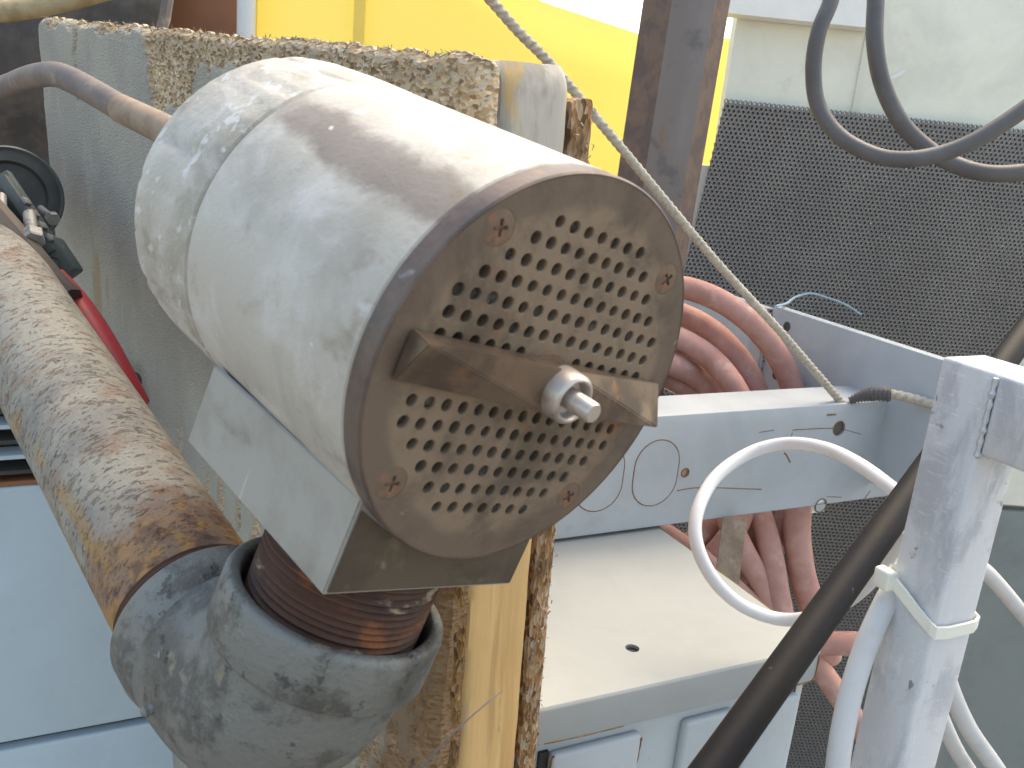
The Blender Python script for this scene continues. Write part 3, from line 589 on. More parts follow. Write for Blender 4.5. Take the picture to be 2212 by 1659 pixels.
for j, (x, z, r) in enumerate([(HL[0][1], HL[0][2], .009), (HL[1][1], HL[1][2], .006), (HL[2][1], HL[2][2], .009)]):
    obj('hole_backing', bx(x - r, x + r, .002, .004, z - r, z + r), (MT['mat_back'], MT['hose'], MT['paint_white'])[j], beam)
def stadium(cx, cz, rx, hz_, n=14):
    o = [(cx + rx * math.cos(math.pi * k / n), cz + hz_ + rx * math.sin(math.pi * k / n)) for k in range(n + 1)]
    return o + [(cx - rx * math.cos(math.pi * k / n), cz - hz_ - rx * math.sin(math.pi * k / n)) for k in range(n + 1)]
for (u, v) in ((1417, 1022), (1296, 1032), (1180, 1042)):
    x, z = bpnt(u, v); st = stadium(x, z, .0262, .0085); kn = obj('knockout', tube([(p[0], .0000, p[1]) for p in st + st[:1]], .00062, 6, caps=False), MT['rust'], beam)
    st2 = stadium(x, z, .0256, .0085); obj('knockout_disc', ([(p[0], -.0003, p[1]) for p in st2] + [(p[0], .0006, p[1]) for p in st2], [tuple(range(len(st2)))] + [(k, (k + 1) % len(st2), len(st2) + (k + 1) % len(st2), len(st2) + k) for k in range(len(st2))]), MT['paint'], kn)
for line, r in (([(1712, 929), (1760, 926), (1802, 925)], .0006), ([(1640, 934), (1672, 929)], .0005), ([(1820, 927), (1860, 938)], .0004), ([(1462, 1060), (1500, 1054), (1560, 1054), (1645, 1057)], .0006), ([(1694, 978), (1700, 985), (1707, 999)], .0009), ([(1786, 1073), (1818, 1074)], .0005), ([(1708, 945), (1712, 934)], .0004), ([(1786, 896), (1806, 895)], .0011), ([(1880, 1060), (1868, 1076)], .0007), ([(1910, 990), (1922, 985)], .0006)):
    obj('rust_scratch', tube(catmull([(bpnt(u, v)[0], .00005, bpnt(u, v)[1]) for u, v in line], 5), r, 6), MT['rust'], beam)

# side channel running back from the right end of the beam
sp = P(2030, 775, .80 * K); XS = sp.x; ZS = sp.z
def sidep(u, v): return onp(u, v, (XS, 0, 0), XA)
ya, yb = sidep(2040, 778).y, sidep(1672, 661).y
side = thing('side_channel', 'cool grey folded side channel between hose coil and black mat', 'metal channel', Matrix.Translation((XS, ya, ZS - .16)))
LS = yb - ya
prof = [(0, 0), (0, .158), (.0006, .1594), (.002, .16), (.012, .16), (.012, .158), (.002, .158)]
v, f = [], []
for y in (0, LS): v += [(x, y, z) for x, z in prof]
n_ = len(prof); f = [(k, k + 1, n_ + k + 1, n_ + k) for k in range(n_ - 1)]
obj('channel_web', (v, f), MT['paint_side'], side, True)
for u, v_ in ((1700, 705), (1676, 810)):
    q = sidep(u, v_) - Vector((XS, ya, ZS - .16)); o = obj('rivet_hole', lathe([(.0062, -.0002), (.0055, .0010), (.003, .0016), (.0003, .0014)], 18), MT['disc'], side); o.matrix_local = Matrix.Translation(q) @ Matrix.Rotation(R(-90), 4, 'Y')
ye = sidep(1440, 588).y
s2 = thing('rear_channel', 'short grey channel section behind the red hose coil', 'metal channel', Matrix.Translation((XS - .006, yb + .006, ZS - .17)))
L2_ = ye - yb
v, f = [], []
for y in (0, L2_): v += [(x, y, z) for x, z in [(0, 0), (0, .163), (.0014, .165), (.014, .165)]]
obj('channel_web', (v, [(k, k + 1, 5 + k, 4 + k) for k in range(3)]), MT['paint'], s2, True)
obj('end_lap', bx(-.002, .004, -.004, .018, 0, .158), MT['paint'], s2)

# ------------------------------------------------------------------ back cabinet panel, honeycomb mat
q0, q1 = P(1570, 213, 1.44), P(2212, 279, 1.47); MX = Vector((q1.x - q0.x, q1.y - q0.y, 0)).normalized(); MN = Vector((MX.y, -MX.x, 0))  # MN towards the camera
mslope = (q1.z - q0.z) / ((q1 - q0).dot(MX))
BM_ = Matrix((MX, -MN, ZA)).transposed().to_4x4(); BM_.translation = q0
inv = BM_.inverted()
def mp(u, v, off=0): return inv @ onp(u, v, q0 - MN * off, MN)
back = thing('back_cabinet', 'grey green metal cabinet wall with white trim behind the hanging cables', 'cabinet', BM_)
t0 = mp(1592, 40, .02)
obj('cabinet_wall', bx(t0.x, .95, .020, .045, -1.2, t0.z + .26), MT['paint_green'], back)
lw = mp(1455, 560, .02); lw2 = mp(1500, 355, .02)
obj('lower_wall', bx(lw.x, t0.x + .1, .0195, .044, -1.1, lw2.z), MT['paint_green'], back)
sx = mp(1868, 100, .02).x
bevbox('seam_strip', sx - .003, sx + .012, .0165, .0205, -.05, t0.z + .26, MT['paint_green'], back, .001)
tr_ = thing('white_trim', 'white ledge trim along the cabinet top beside the steel post', 'trim', BM_ @ Matrix.Translation((t0.x - .025, .018, t0.z)))
w_ = sx - t0.x + .02
obj('trim_face', hexa([(0, -.035, .002), (w_, -.035, .002), (w_, 0, 0), (0, 0, 0), (0, -.020, .12), (w_, -.020, .12), (w_, 0, .12), (0, 0, .12)]), MT['paint_white'], tr_)
# mat: hexagonal cells as one mesh (thousands of cells), leaning left edge
lt, lb = mp(1570, 213), mp(1478, 600)
lean = (lb.x - lt.x) / (lb.z - lt.z)
matT = thing('honeycomb_mat', 'black honeycomb rubber mat hung on the cabinet wall', 'mat', BM_)
p_ = .0076; dzr = p_ * .866; rows = int(1.22 / dzr); cols = int(.62 / p_)
cx, cz = np.meshgrid(np.arange(cols) * p_, -np.arange(rows) * dzr); cx = cx + (np.arange(rows)[:, None] % 2) * p_ / 2
cx = cx.ravel(); cz = cz.ravel(); px = cx * 1.0 + np.clip(cz, -1.2, 0) * lean; pz = cz + cx * mslope - .004
ang = R(30) + np.arange(6) * math.pi / 3; ro, ri = p_ / 2 / math.cos(R(30)), p_ * .34
def hx(r, y): return np.stack([px[:, None] + r * np.cos(ang), np.full((len(px), 6), y), pz[:, None] + r * np.sin(ang)], -1)
lv = np.stack([hx(ro, 0.0), hx(ri, -.0012), hx(ri * .85, .0028)], 1)  # outer, raised lip, inner floor
Vm = lv.reshape(-1, 3); N_ = len(px); b0 = (np.arange(N_) * 18)[:, None]; k6 = np.arange(6); k7 = (k6 + 1) % 6
Fm = np.concatenate([np.stack([b0 + a0 + k6, b0 + a0 + k7, b0 + a0 + 6 + k7, b0 + a0 + 6 + k6], -1).reshape(-1, 4) for a0 in (0, 6)])
o = obj('honeycomb', (Vm.tolist(), Fm.tolist()), MT['mat'], matT); o['kind'] = 'stuff'
xb0 = [lt.x, .66, .66, lt.x - 1.23 * lean - .04, lb.x]; zb0 = [-.006, .66 * mslope - .008, -1.23, -1.23, lb.z]
obj('mat_backing', ([(x, .0031, z) for x, z in zip(xb0, zb0)] + [(x, .010, z) for x, z in zip(xb0, zb0)], [(0, 1, 2, 3, 4), (9, 8, 7, 6, 5)] + [(k, (k + 1) % 5, 5 + (k + 1) % 5, 5 + k) for k in range(5)]), MT['mat_back'], matT)
# lint on the mat
vfs = []
for k in range(130):
    x, z = random.uniform(.02, .6), random.uniform(-.35, .0); vfs.append(flake(Vector((x, -.0018, z)), None, random.uniform(.001, .0028)))
lint = obj('dust_specks', merge(*vfs), MT['fluff'], matT); lint['kind'] = 'stuff'
# fallen white scrap and blue thread
s_ = mp(1935, 162, .018); fp = obj('paper_scrap', hexa([(-.014, -.001, -.006), (-.004, -.002, -.007), (.006, -.002, -.002), (-.002, -.001, .0), (.010, -.003, .003), (.014, -.003, .007), (.007, -.002, .008), (.0, -.001, .003)]), MT['fluff'])
fp.matrix_world = BM_ @ Matrix.Translation(s_ + Vector((0, -.002, 0))); tag(fp, 'tiny white paper scrap stuck on the cabinet wall beside the cable', 'scrap')
bt_ = [P(u, v, z) for u, v, z in ((1676, 661, 1.10), (1700, 655, 1.2), (1718, 642, 1.30), (1752, 634, 1.40), (1795, 646, 1.415), (1830, 660, 1.42), (1860, 680, 1.42))]
o = obj('blue_thread', tube(catmull(bt_, 6), .0016, 6), MT['thread_blue'], None, True, origin=bt_[0]); tag(o, 'frayed pale blue thread lying on the black mat', 'thread')

# lower right grey green panel, its shade put into the paint colour
g0 = P(2130, 1100, 1.05); gp = bevbox('grey_green_sheet', 0, .5, 0, .02, -.75, .0, MT['paint_green_shade'], None, .003)
gp.matrix_world = Matrix.Translation(g0) @ Matrix.Rotation(math.atan2(MX.y, MX.x), 4, 'Z'); gq = bevbox('pale_cabinet_side', .0, .5, 0, .02, .006, .40, MT['paint_green'], None, .003); gq.matrix_world = Matrix.Translation(g0) @ Matrix.Rotation(math.atan2(MX.y, MX.x), 4, 'Z'); tag(gq, 'pale grey green cabinet side behind the frame cross tube', 'panel')
tag(gp, 'shade-toned grey green metal panel at the lower right behind the frame leg', 'panel')

# ------------------------------------------------------------------ steel post, yellow sheet, things beyond
pz_ = .98; pl, pr_ = P(1394, 0, pz_), P(1584, 0, pz_); pdir = Vector((pr_.x - pl.x, pr_.y - pl.y, 0)); pw = pdir.length; pdir.normalize(); pn = Vector((pdir.y, -pdir.x, 0))
pM = Matrix((pdir, -pn, ZA)).transposed().to_4x4(); pM.translation = Vector((pl.x, pl.y, 0))
pzt = pl.z; post = thing('steel_post', 'dark rusty steel channel post rising behind the drum', 'post', pM @ Matrix.Translation((0, 0, pzt)) @ Matrix.Rotation(R(1.5), 4, 'Y') @ Matrix.Translation((0, 0, -pzt)))
h_ = 2.0
obj('post_web', hexa([(.026, -.014, 0), (pw - .022, -.014, 0), (pw - .022, .0, 0), (.026, 0, 0), (.026, -.014, h_), (pw - .022, -.014, h_), (pw - .022, 0, h_), (.026, 0, h_)]), MT['post'], post)
obj('post_flange', hexa([(0, .018, 0), (.026, -.0138, 0), (.027, 0, 0), (.006, .024, 0), (0, .018, h_), (.026, -.0138, h_), (.027, 0, h_), (.006, .024, h_)]), MT['post_edge'], post)
obj('post_flange', hexa([(pw - .022, -.0138, 0), (pw, .016, 0), (pw - .006, .024, 0), (pw - .023, 0, 0), (pw - .022, -.0138, h_), (pw, .016, h_), (pw - .006, .024, h_), (pw - .023, 0, h_)]), MT['post_edge'], post)

y0 = P(1000, 200, 1.75); yn = Vector((-FWD.x, -FWD.y, 0)).normalized(); ydir = Vector((-yn.y, yn.x, 0))
YM = Matrix((ydir, -yn, ZA)).transposed().to_4x4(); YM.translation = y0; yi = YM.inverted()
def yp(u, v, off=0): return yi @ onp(u, v, y0 - yn * off, yn)
ysheet = thing('yellow_sheet', 'bright yellow translucent plastic sheet hanging behind the wooden panel', 'plastic sheet', YM)
xa, xb = yp(545, 100).x, yp(1640, 100).x
nxs = 90; v, f = [], []
edge = [(400, -260), (900, -210), (1060, -90), (1165, 0), (1270, 36), (1390, 78), (1480, 84), (1650, 84)]
def topz(x):
    pts = [(yp(*q).x, yp(*q).z) for q in edge]
    for (x0_, z0_), (x1_, z1_) in zip(pts, pts[1:]):
        if x <= x1_: t = max(0, min(1, (x - x0_) / (x1_ - x0_))); return z0_ + (z1_ - z0_) * t
    return pts[-1][1]
nzs = 14; zbot = -1.1
for i in range(nxs + 1):
    x = xa + (xb - xa) * i / nxs; zt = topz(x)
    for k in range(nzs + 1): z = zbot + (zt - zbot) * k / nzs; v.append((x, .012 * math.sin(x * 9 + 1) + .004 * math.sin(z * 14 + x * 5) + .002, z))
W = nzs + 1; f = [(i * W + k, (i + 1) * W + k, (i + 1) * W + k + 1, i * W + k + 1) for i in range(nxs) for k in range(nzs)]
sh = obj('sheet', (v, f), MT['yellow'], ysheet, True); so_ = sh.modifiers.new('thick', 'SOLIDIFY'); so_.thickness = .002
for ua, ub in ((768, 792), (553, 560)):
    x0_, x1_ = yp(ua, 50).x, yp(ub, 50).x; yy = .012 * math.sin(x0_ * 9 + 1) - .008
    obj('sheet_fold', bx(x0_, x1_, yy - .004, yy + .002, zbot, .5), MT['yellow'], ysheet)
wpn = thing('white_upright', 'white round upright post at the left edge of the yellow sheet', 'post', YM @ Matrix.Translation((yp(532, 40, -.05).x, -.05, -1.0)))
obj('upright_tube', lathe([(.0165, 0), (.0165, 2.2)], 32), MT['whitepost'], wpn, True)
tc = bevbox('terracotta_panel', yp(365, 40, -.0).x, yp(519, 40).x, -.02, .0, -.8, .6, MT['terracotta'], None, .003); tc.matrix_world = YM; tag(tc, 'terracotta brown panel left of the white upright', 'panel')
# dark brown crumpled sheet at upper left
v, f = [], []; n_ = 40
for i in range(n_ + 1):
    for k in range(n_ + 1):
        x = -1.25 + (yp(372, 40).x + 1.25 + .03) * i / n_; z = -.9 + 1.6 * k / n_
        v.append((x, -.12 + .16 * (float(fbm(x * 4 + 20, z * 3 + 20, 5)) - .5) + .03 * (float(fbm(x * 14 + 20, z * 12 + 20, 8)) - .5), z))
f = [(i * (n_ + 1) + k, (i + 1) * (n_ + 1) + k, (i + 1) * (n_ + 1) + k + 1, i * (n_ + 1) + k + 1) for i in range(n_) for k in range(n_)]
bs_ = obj('brown_tarpaulin', (v, f), MT['brown'], None, True); bs_.matrix_world = YM; tag(bs_, 'dark brown crumpled tarpaulin behind the left end of the chipboard', 'tarpaulin')
pl_ = [P(-60, 30, 1.25), P(60, 18, 1.25), P(190, -12, 1.25), P(320, -50, 1.25)]
o = obj('wooden_pole', tube(catmull(pl_, 5), .014, 20), MT['pole'], None, True, origin=pl_[0]); tag(o, 'pale wooden pole end in the top left corner', 'pole')
bt2 = [P(335, 110, 1.3), P(356, 40, 1.3), P(368, -40, 1.3)]
o = obj('grey_strip', tube(bt2, .008, 8), MT['tube'], None, True, origin=bt2[0]); tag(o, 'thin grey strip at the left edge of the terracotta panel', 'strip')

# ------------------------------------------------------------------ left: cabinet, vent slats, disc, bracket, bolts, red part
cb0 = P(150, 1588, .86); lc = thing('blue_grey_cabinet', 'plain blue grey cabinet front at the lower left', 'cabinet', Matrix.Translation((cb0.x, cb0.y, cb0.z)))
def cq(u, v): return onp(u, v, cb0, YA) - cb0
xl, xr_ = cq(-260, 1400).x, cq(415, 1400).x; zt = cq(40, 1052).z
bevbox('upper_door', xl, xr_, 0, .03, .004, zt, MT['paint_blue'], lc, .003, 3)
bevbox('lower_door', xl, xr_, 0, .03, .005 - cb0.z, -.004, MT['paint_blue'], lc, .003, 3)
obj('door_gap_shadow', bx(xl, xr_, .012, .028, -.006, .006), MT['slot'], lc)
vt = thing('vent_grille', 'black vent grille with pale slats above the blue grey cabinet', 'grille', Matrix.Translation((cb0.x, cb0.y, cb0.z + zt)))
obj('grille_back', bx(xl, xr_ - .05, .020, .03, .001, .10), MT['slot'], vt)
obj('grille_sill', bx(xl, xr_ - .05, .002, .02, .0006, .0045), MT['terracotta'], vt)
for k in range(6): obj('slat', hexa([(xl, .004, .010 + k * .0135), (xr_ - .05, .004, .010 + k * .0135), (xr_ - .05, .018, .014 + k * .0135), (xl, .018, .014 + k * .0135), (xl, .004, .0135 + k * .0135), (xr_ - .05, .004, .0135 + k * .0135), (xr_ - .05, .018, .0165 + k * .0135), (xl, .018, .0165 + k * .0135)]), (MT['paint_blue'] if k % 2 else MT['disc']), vt)
dc = P(20, 425, .80); dM = Matrix((RIGHT, -DOWN, -FWD)).transposed().to_4x4(); dM.translation = dc; dM = dM @ Matrix.Rotation(R(35), 4, 'Y')
disc = thing('iron_disc', 'dark round iron disc at the left edge beside the chipboard', 'disc', dM)
obj('disc_plate', lathe([(.001, -.012), (.040, -.012), (.0425, -.009), (.0425, .004), (.040, .006), (.030, .006), (.028, .002), (.001, .002)], 64, close=False), MT['disc'], disc, True)
obj('disc_lip', lathe([(.0395, .0058), (.041, .008), (.0428, .0062)], 64, close=False), MT['green_iron'], disc, True)
br0 = P(60, 500, .72); brM = Matrix((RIGHT, -DOWN, -FWD)).transposed().to_4x4(); brM.translation = br0; brM = brM @ Matrix.Rotation(R(-56), 4, 'Z')
brk = thing('green_bracket', 'dark green bolted bracket between the rusty pipe and chipboard', 'bracket', brM)
bevbox('bracket_plate', -.052, .03, -.012, .012, -.012, -.004, MT['green_iron'], brk, .002)
bevbox('bracket_rib', -.045, .026, .004, .012, -.004, .006, MT['green_iron'], brk, .0015)
for k in range(4):
    o = bevbox('rib_tooth', -.022 + k * .0115, -.016 + k * .0115, .0115, .0145, -.002, .0068, MT['zinc'], brk, .0006)
bevbox('bracket_boss', .014, .046, -.014, .016, -.014, .004, MT['green_iron'], brk, .003)
o = obj('boss_hole', lathe([(.0052, .0046), (.0045, .0036), (.0002, .003)], 20, .034, .004, close=False), MT['slot'], brk)
def nutbolt(u, v, z, s, lab, rot):
    m_ = Matrix((RIGHT, -DOWN, -FWD)).transposed().to_4x4(); m_.translation = P(u, v, z); m_ = m_ @ Matrix.Rotation(R(rot), 4, 'Z') @ Matrix.Rotation(R(48), 4, 'X')
    t_ = thing('hex_bolt', lab, 'bolt', m_)
    obj('bolt_head', lathe([(s, -.001), (s, s * .95), (s * .88, s * 1.12), (.0002, s * 1.14)], 6, close=True), MT['zinc'], t_)
    obj('shank', lathe([(s * .55, -.03), (s * .55, 0)], 14), MT['zinc'], t_, True)
nutbolt(70, 508, .66, .0082, 'zinc hex bolt head on the green bracket', 35)
nutbolt(2, 470, .68, .0075, 'zinc hex bolt head cut by the left picture edge', 30)
nutbolt(112, 470, .76, .0055, 'small zinc bolt end beside the chipboard edge', 60)
rb = [P(-70, 400, .68), P(20, 500, .66), P(110, 610, .645), P(150, 650, .64)]
o = obj('rusty_bar', tube(catmull(rb, 6), .0105, 8), MT['brown'], None, False, origin=rb[0]); tag(o, 'dark rusty bar running beside the thick pipe at left', 'bar')
rd = [P(118, 600, .66), P(150, 645, .655), P(185, 700, .65), P(225, 765, .645), P(265, 830, .64), P(300, 880, .64)]
o = obj('red_rod', tube(catmull(rd, 6), lambda t: .0085 + .004 * math.sin(math.pi * t), 14), MT['red'], None, True, origin=rd[0]); tag(o, 'scuffed red painted rod behind the thick pipe', 'rod')
dk = [P(262, 815, .66), P(278, 835, .66), P(290, 860, .66)]
o = obj('black_fitting', tube(catmull(dk, 4), lambda t: .004 + .007 * math.sin(math.pi * min(1, t + .15)), 14), MT['disc'], None, True, origin=dk[1]); tag(o, 'small black knob at the lower end of the red rod', 'fitting')

# ------------------------------------------------------------------ hoses, rope, cables
def hose(name, pts, r, m, label, cat, seg=18, n=10, group=None, twist=None):
    w = [P(*p) for p in pts]; o = obj(name, tube(catmull(w, n), r, seg, twist), m, None, True, origin=w[0]); return tag(o, label, cat, group)
def arcpts(cx, cy, rx, ry, a0, a1, z, n=10, rot=0, dz=0):
    out = []
    for k in range(n + 1):
        a = R(a0 + (a1 - a0) * k / n); x, y = rx * math.cos(a), -ry * math.sin(a); c_, s_ = math.cos(R(rot)), math.sin(R(rot))
        out.append((cx + x * c_ - y * s_, cy + x * s_ + y * c_, z + dz * k / n))
    return out
# coil of red hose: turns of one hose hanging behind the beam
coil = []
turns = [(1418, 960, 315, 345, 1.12), (1400, 985, 262, 318, 1.15), (1395, 990, 232, 270, 1.10), (1400, 1010, 190, 260, 1.17), (1380, 990, 215, 215, 1.12), (1395, 1015, 165, 210, 1.15)]
for i, (cx_, cy_, rx_, ry_, zc_) in enumerate(turns):
    nxt = turns[min(i + 1, len(turns) - 1)]
    for k in range(16):
        t = k / 16; a = R(100 - 360 * t); mixf = max(0, (t - .6) / .4)
        q = [x * (1 - mixf) + y * mixf for x, y in zip((cx_, cy_, rx_, ry_, zc_), nxt)]
        coil.append((q[0] + q[2] * math.cos(a), q[1] - q[3] * math.sin(a), q[4] + .015 * math.sin(5 * a + i)))
hose('hose_coil', coil, .0142, MT['hose'], 'coiled dusty red rubber hose hanging behind the channel beam', 'hose', 16, 6)
hose('red_hose', [(1560, 1090, 1.090), (1600, 1180, 1.080), (1650, 1270, 1.085), (1690, 1360, 1.090), (1700, 1420, 1.100)], .0138, MT['hose'], 'length of red hose slanting down behind the box corner', 'hose')
hose('red_hose', [(1690, 1080, 1.140), (1662, 1170, 1.130), (1640, 1260, 1.130), (1600, 1340, 1.140), (1560, 1400, 1.150)], .0138, MT['hose'], 'red hose leaning left under the beam, behind the loops', 'hose')
hose('red_hose', [(1640, 1100, 1.100), (1662, 1180, 1.085), (1680, 1280, 1.080), (1694, 1360, 1.090), (1698, 1440, 1.100)], .0138, MT['hose'], 'upright red hose just left of the black conduit', 'hose')
hose('red_hose', [(1725, 1080, 1.095), (1722, 1160, 1.090), (1735, 1250, 1.100), (1762, 1330, 1.120), (1790, 1420, 1.150)], .0160, MT['hose'], 'rightmost upright red hose against the black mat', 'hose')
hose('red_hose', [(1500, 1090, 1.160), (1540, 1200, 1.170), (1600, 1300, 1.180), (1650, 1400, 1.190)], .0138, MT['hose'], 'deepest red hose in the shadow under the beam', 'hose')
hose('red_hose', [(1420, 1130, 1.060), (1520, 1200, 1.070), (1620, 1290, 1.080), (1680, 1345, 1.090)], .0075, MT['hose'], 'thin red hose along the rear edge of the box lid', 'hose')
hose('red_hose', [(1640, 1385, 1.120), (1760, 1390, 1.100), (1850, 1390, 1.090), (1990, 1394, 1.100)], .0138, MT['hose'], 'horizontal red hose crossing behind the frame leg', 'hose')
hose('red_hose', [(1690, 1350, 1.160), (1760, 1430, 1.140), (1830, 1530, 1.130), (1900, 1640, 1.130), (1960, 1760, 1.130)], .0138, MT['hose'], 'diagonal red hose below the box corner at the mat', 'hose')
st = [P(1588, 1120, .955), P(1580, 1200, .953), P(1566, 1290, .95)]; v, f = [], []
sv = RIGHT * .0125
obj_s = merge(hexa([st[0] - sv, st[0] + sv, st[0] + sv + FWD * .002, st[0] - sv + FWD * .002, st[2] - sv, st[2] + sv, st[2] + sv + FWD * .002, st[2] - sv + FWD * .002]))
o = obj('strap', obj_s, MT['grey_strap'] if 'grey_strap' in MT else MT['tube_fit'], None, False, origin=st[2]); tag(o, 'flat grey brown strap tying the red hoses', 'strap')
hose('rope', [(480, -640, .50), (800, -282, .62), (1010, -50, .70), (1060, 0, .72), (1120, 68, .74), (1180, 128, .76), (1240, 197, .785), (1330, 305, .81), (1450, 450, .85), (1560, 580, .89), (1680, 710, .935), (1760, 802, .97), (1815, 866, 1.0), (1840, 900, 1.01)], .0040, MT['rope'], 'taut pale twisted rope running diagonally down to the beam', 'rope', 18, 42, twist=(.14, 3, 900))
rope2 = thing('rope_end', 'pale rope end with whipped binding lying on the beam top', 'rope', Matrix.Translation(P(1930, 858, .985)))
o0 = P(1930, 858, .985)
obj('rope_strand', tube(catmull([P(u, v, z) - o0 for u, v, z in ((1900, 850, .985), (1935, 853, .98), (1975, 862, .975), (2030, 876, .97))], 30), .0050, 14, (.10, 3, 800)), MT['rope'], rope2, True)
wt = catmull([P(u, v, z) - o0 for u, v, z in ((1835, 866, 1.0), (1862, 856, .995), (1890, 850, .988), (1925, 852, .982))], 40)
obj('whipping', tube(wt, lambda t: .0032 + .0042 * min(1, t * 1.6) + .0011 * (math.sin(t * 75) > 0), 14), MT['cable_dark'], rope2, False)
hose('hanging_cable', [(1870, -560, 1.16), (1845, -260, 1.12), (1806, -70, 1.10), (1795, 0, 1.09), (1768, 70, 1.09), (1757, 150, 1.10), (1768, 230, 1.11), (1815, 295, 1.10), (1890, 335, 1.08), (1960, 344, 1.06), (2040, 330, 1.05), (2120, 296, 1.04), (2212, 236, 1.03), (2300, 170, 1.02), (2450, 20, 1.0), (2640, -240, 1.0)], .0095, MT['cable_dark'], 'thick dark cable loop crossing in front, nearer the steel post', 'cable', 20)
hose('hanging_cable', [(1930, -560, 1.18), (1908, -260, 1.15), (1896, -60, 1.14), (1892, 0, 1.14), (1890, 90, 1.14), (1906, 180, 1.15), (1945, 262, 1.16), (2000, 318, 1.16), (2060, 354, 1.15), (2130, 374, 1.13), (2212, 372, 1.12), (2300, 355, 1.11), (2500, 270, 1.09), (2700, 60, 1.08)], .0105, MT['cable_dark'], 'thick dark cable loop passing behind, right of the first', 'cable', 20)
hose('white_cable', [(1990, 1110, .60), (1920, 1050, .625), (1850, 1000, .66), (1780, 968, .70), (1700, 958, .73), (1620, 978, .735), (1545, 1032, .72), (1505, 1110, .70), (1508, 1185, .69), (1548, 1260, .69), (1610, 1312, .70), (1690, 1338, .70), (1770, 1328, .67), (1850, 1282, .62), (1920, 1205, .57), (1960, 1140, .54)], .0051, MT['cable_white'], 'white cable curling in a loop over the box', 'cable', 20)
hose('grey_cable', [(1985, 1180, .44), (1930, 1270, .425), (1890, 1350, .418), (1862, 1420, .415), (1835, 1510, .412), (1815, 1610, .41), (1806, 1700, .41), (1800, 1800, .41), (1800, 2100, .43)], .0052, MT['cable_grey'], 'pale cable held to the frame leg by the tie', 'cable', 20)
hose('grey_cable', [(2020, 1150, .52), (2090, 1205, .54), (2140, 1246, .56), (2212, 1330, .60), (2290, 1430, .64), (2420, 1640, .70), (2500, 1900, .74)], .0048, MT['cable_grey'], 'grey cable slanting off right from behind the frame leg', 'cable', 18)
hose('grey_cable', [(2030, 1400, .56), (2050, 1480, .57), (2090, 1570, .585), (2145, 1650, .60), (2200, 1730, .62)], .0056, MT['cable_grey'], 'upper of two grey cables at the foot of the frame leg', 'cable', 18)
hose('grey_cable', [(2000, 1440, .60), (2022, 1520, .61), (2060, 1610, .62), (2110, 1690, .64)], .0052, MT['cable_grey'], 'lower of two grey cables at the foot of the frame leg', 'cable', 18)

# ------------------------------------------------------------------ aluminium frame leg, tie, conduit
w25 = .0262; rg = P(2080, 1106, .385)
fr_ = thing('aluminium_frame', 'brushed aluminium square tube frame corner at right', 'frame', Matrix.Translation((rg.x, rg.y, 0)) @ Matrix.Rotation(R(0), 4, 'Z'))
ztop = onp(2114, 808, rg, YA).z
bevbox('upright_tube', -.0002, w25, 0, w25, .0, ztop, MT['alu'], fr_, .0018, 3)
bevbox('cross_tube', .0001, w25 + .0002, -.45, -.0006, ztop - w25 * 1.32, ztop - .0003, MT['alu'], fr_, .0018, 3)
wl = [(-.0004, -.0003, ztop - .002 - k * .0022) for k in range(16)]
obj('weld_bead', tube(wl, lambda t: .0011 + .0005 * math.sin(t * 40), 8), MT['weld'], fr_, True)
wl = [(k * .0022, -.0004, ztop - w25 * 1.33) for k in range(13)]
obj('weld_bead', tube(wl, lambda t: .0016 + .0004 * math.sin(t * 33), 8), MT['weld'], fr_, True)
zc = onp(1990, 1320, rg, XA).z
tie = thing('cable_tie', 'white nylon cable tie round the aluminium frame leg', 'cable tie', Matrix.Translation((rg.x, rg.y, zc)))
band = []
def tp(x, y): return Vector((x, y, 0))
g_ = .0012
bpts = [(-g_ * 3.5, w25 * 1.0, .010), (-g_ * 2.2, w25 * .6, .004), (-g_ * 1.2, w25 * .3, -.001), (-g_, w25 * .05, -.004), (0, -g_ * .9, -.0055), (w25 * .3, -g_, -.0065), (w25 * .9, -g_, -.0065), (w25 + g_, 0, -.0055), (w25 + g_, w25 * .5, 0), (w25 + g_, w25, .004), (w25 * .5, w25 + g_, .008), (0, w25 + g_, .010)]
v, f = [], []
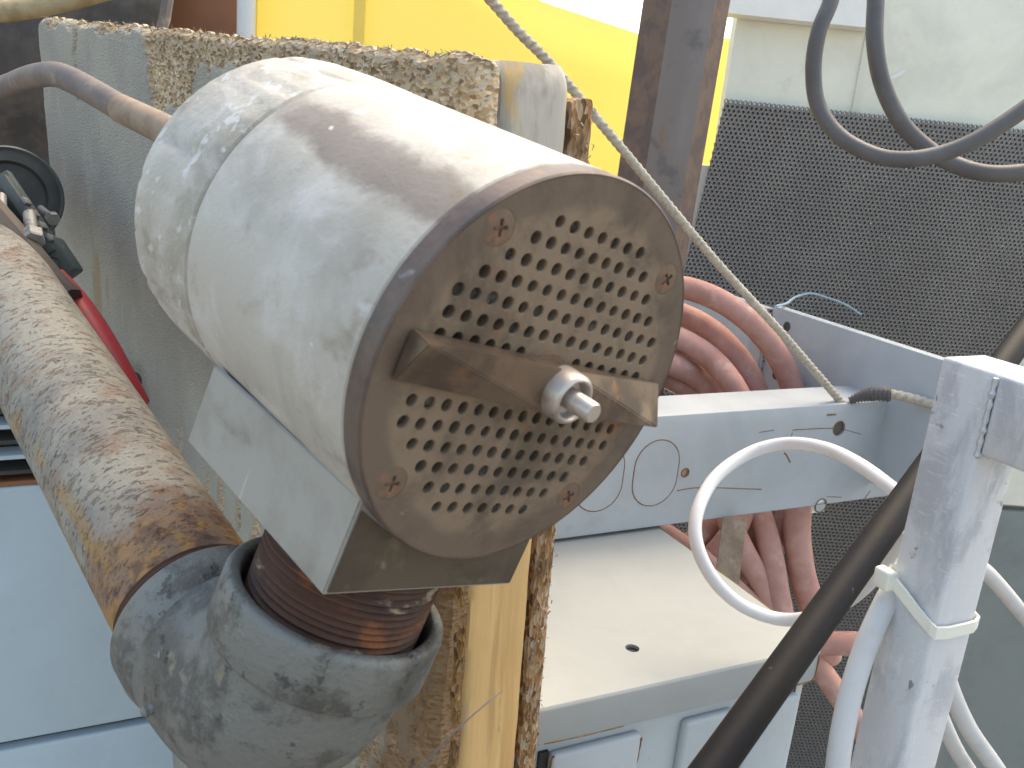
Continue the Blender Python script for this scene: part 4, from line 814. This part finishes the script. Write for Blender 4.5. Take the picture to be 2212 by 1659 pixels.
for x, y, z in bpts:
    ox = 1 if x > w25 / 2 else -1; cxx, cyy = w25 / 2, w25 / 2; d = Vector((x - cxx, y - cyy, 0)).normalized() * .0011
    for q in ((0, 0, -.0031), (d.x, d.y, -.0028), (d.x, d.y, .0028), (0, 0, .0031)): v.append((x + q[0], y + q[1], z + q[2]))
for k in range(len(bpts) - 1):
    for j in range(4): f.append((k * 4 + j, k * 4 + (j + 1) % 4, k * 4 + 4 + (j + 1) % 4, k * 4 + 4 + j))
f += [(3, 2, 1, 0), tuple(len(v) - 4 + j for j in range(4))]
obj('strap', (v, f), MT['nylon'], tie, False)
hd = bevbox('head', -.0085, -.0025, w25 * .80, w25 * .80 + .009, .003, .0125, MT['nylon'], tie, .0014, 3)
cpt = [P(1470, 1770, .415), P(1540, 1659, .43), P(1975, 985, .57), P(2190, 752, .66), P(2400, 520, .75)]
d0 = cpt[1]; d1 = P(2190, 752, .66)
ln = [d0 + (d1 - d0) * t for t in (-.7, -.3, 0, .2, .4, .6, .8, 1, 1.5, 2.1)]
o = obj('black_conduit', tube(ln, .0090, 32), MT['conduit'], None, True, origin=ln[0]); tag(o, 'straight black steel conduit slanting behind the aluminium leg', 'conduit')

wr = [P(880, 1700, .50), P(918, 1650, .50), P(985, 1578, .503), P(1050, 1520, .515), P(1085, 1492, .53)]
o = obj('thin_wire', tube(catmull(wr, 6), .0006, 6), MT['tube'], None, True, origin=wr[0]); tag(o, 'thin grey wire crossing the pale plank near the bottom', 'wire')
# extra rust runs on the box front
rustbit(cab, [(.004, .0052, hZ - .034), (.0055, .0054, hZ - .045), (.004, .0054, hZ - .060)], .0016)
rustbit(cab, [(fx(1390, 1570).x - .001, -.0012, dz - .006), (fx(1390, 1570).x + .0004, .001, dz - .014), (fx(1390, 1570).x + .0004, .002, dz - .030)], .0009)
rustbit(cab, [(fx(1200, 1600).x, -.0008, dz - .0035), (fx(1196, 1600).x, .000, dz - .010), (fx(1196, 1600).x, .001, dz - .05)], .0009)
rustbit(cab, [(.004, -.0019, hZ - .0265), (.012, -.0020, hZ - .0215), (.0145, -.0020, hZ - .018)], .0007)
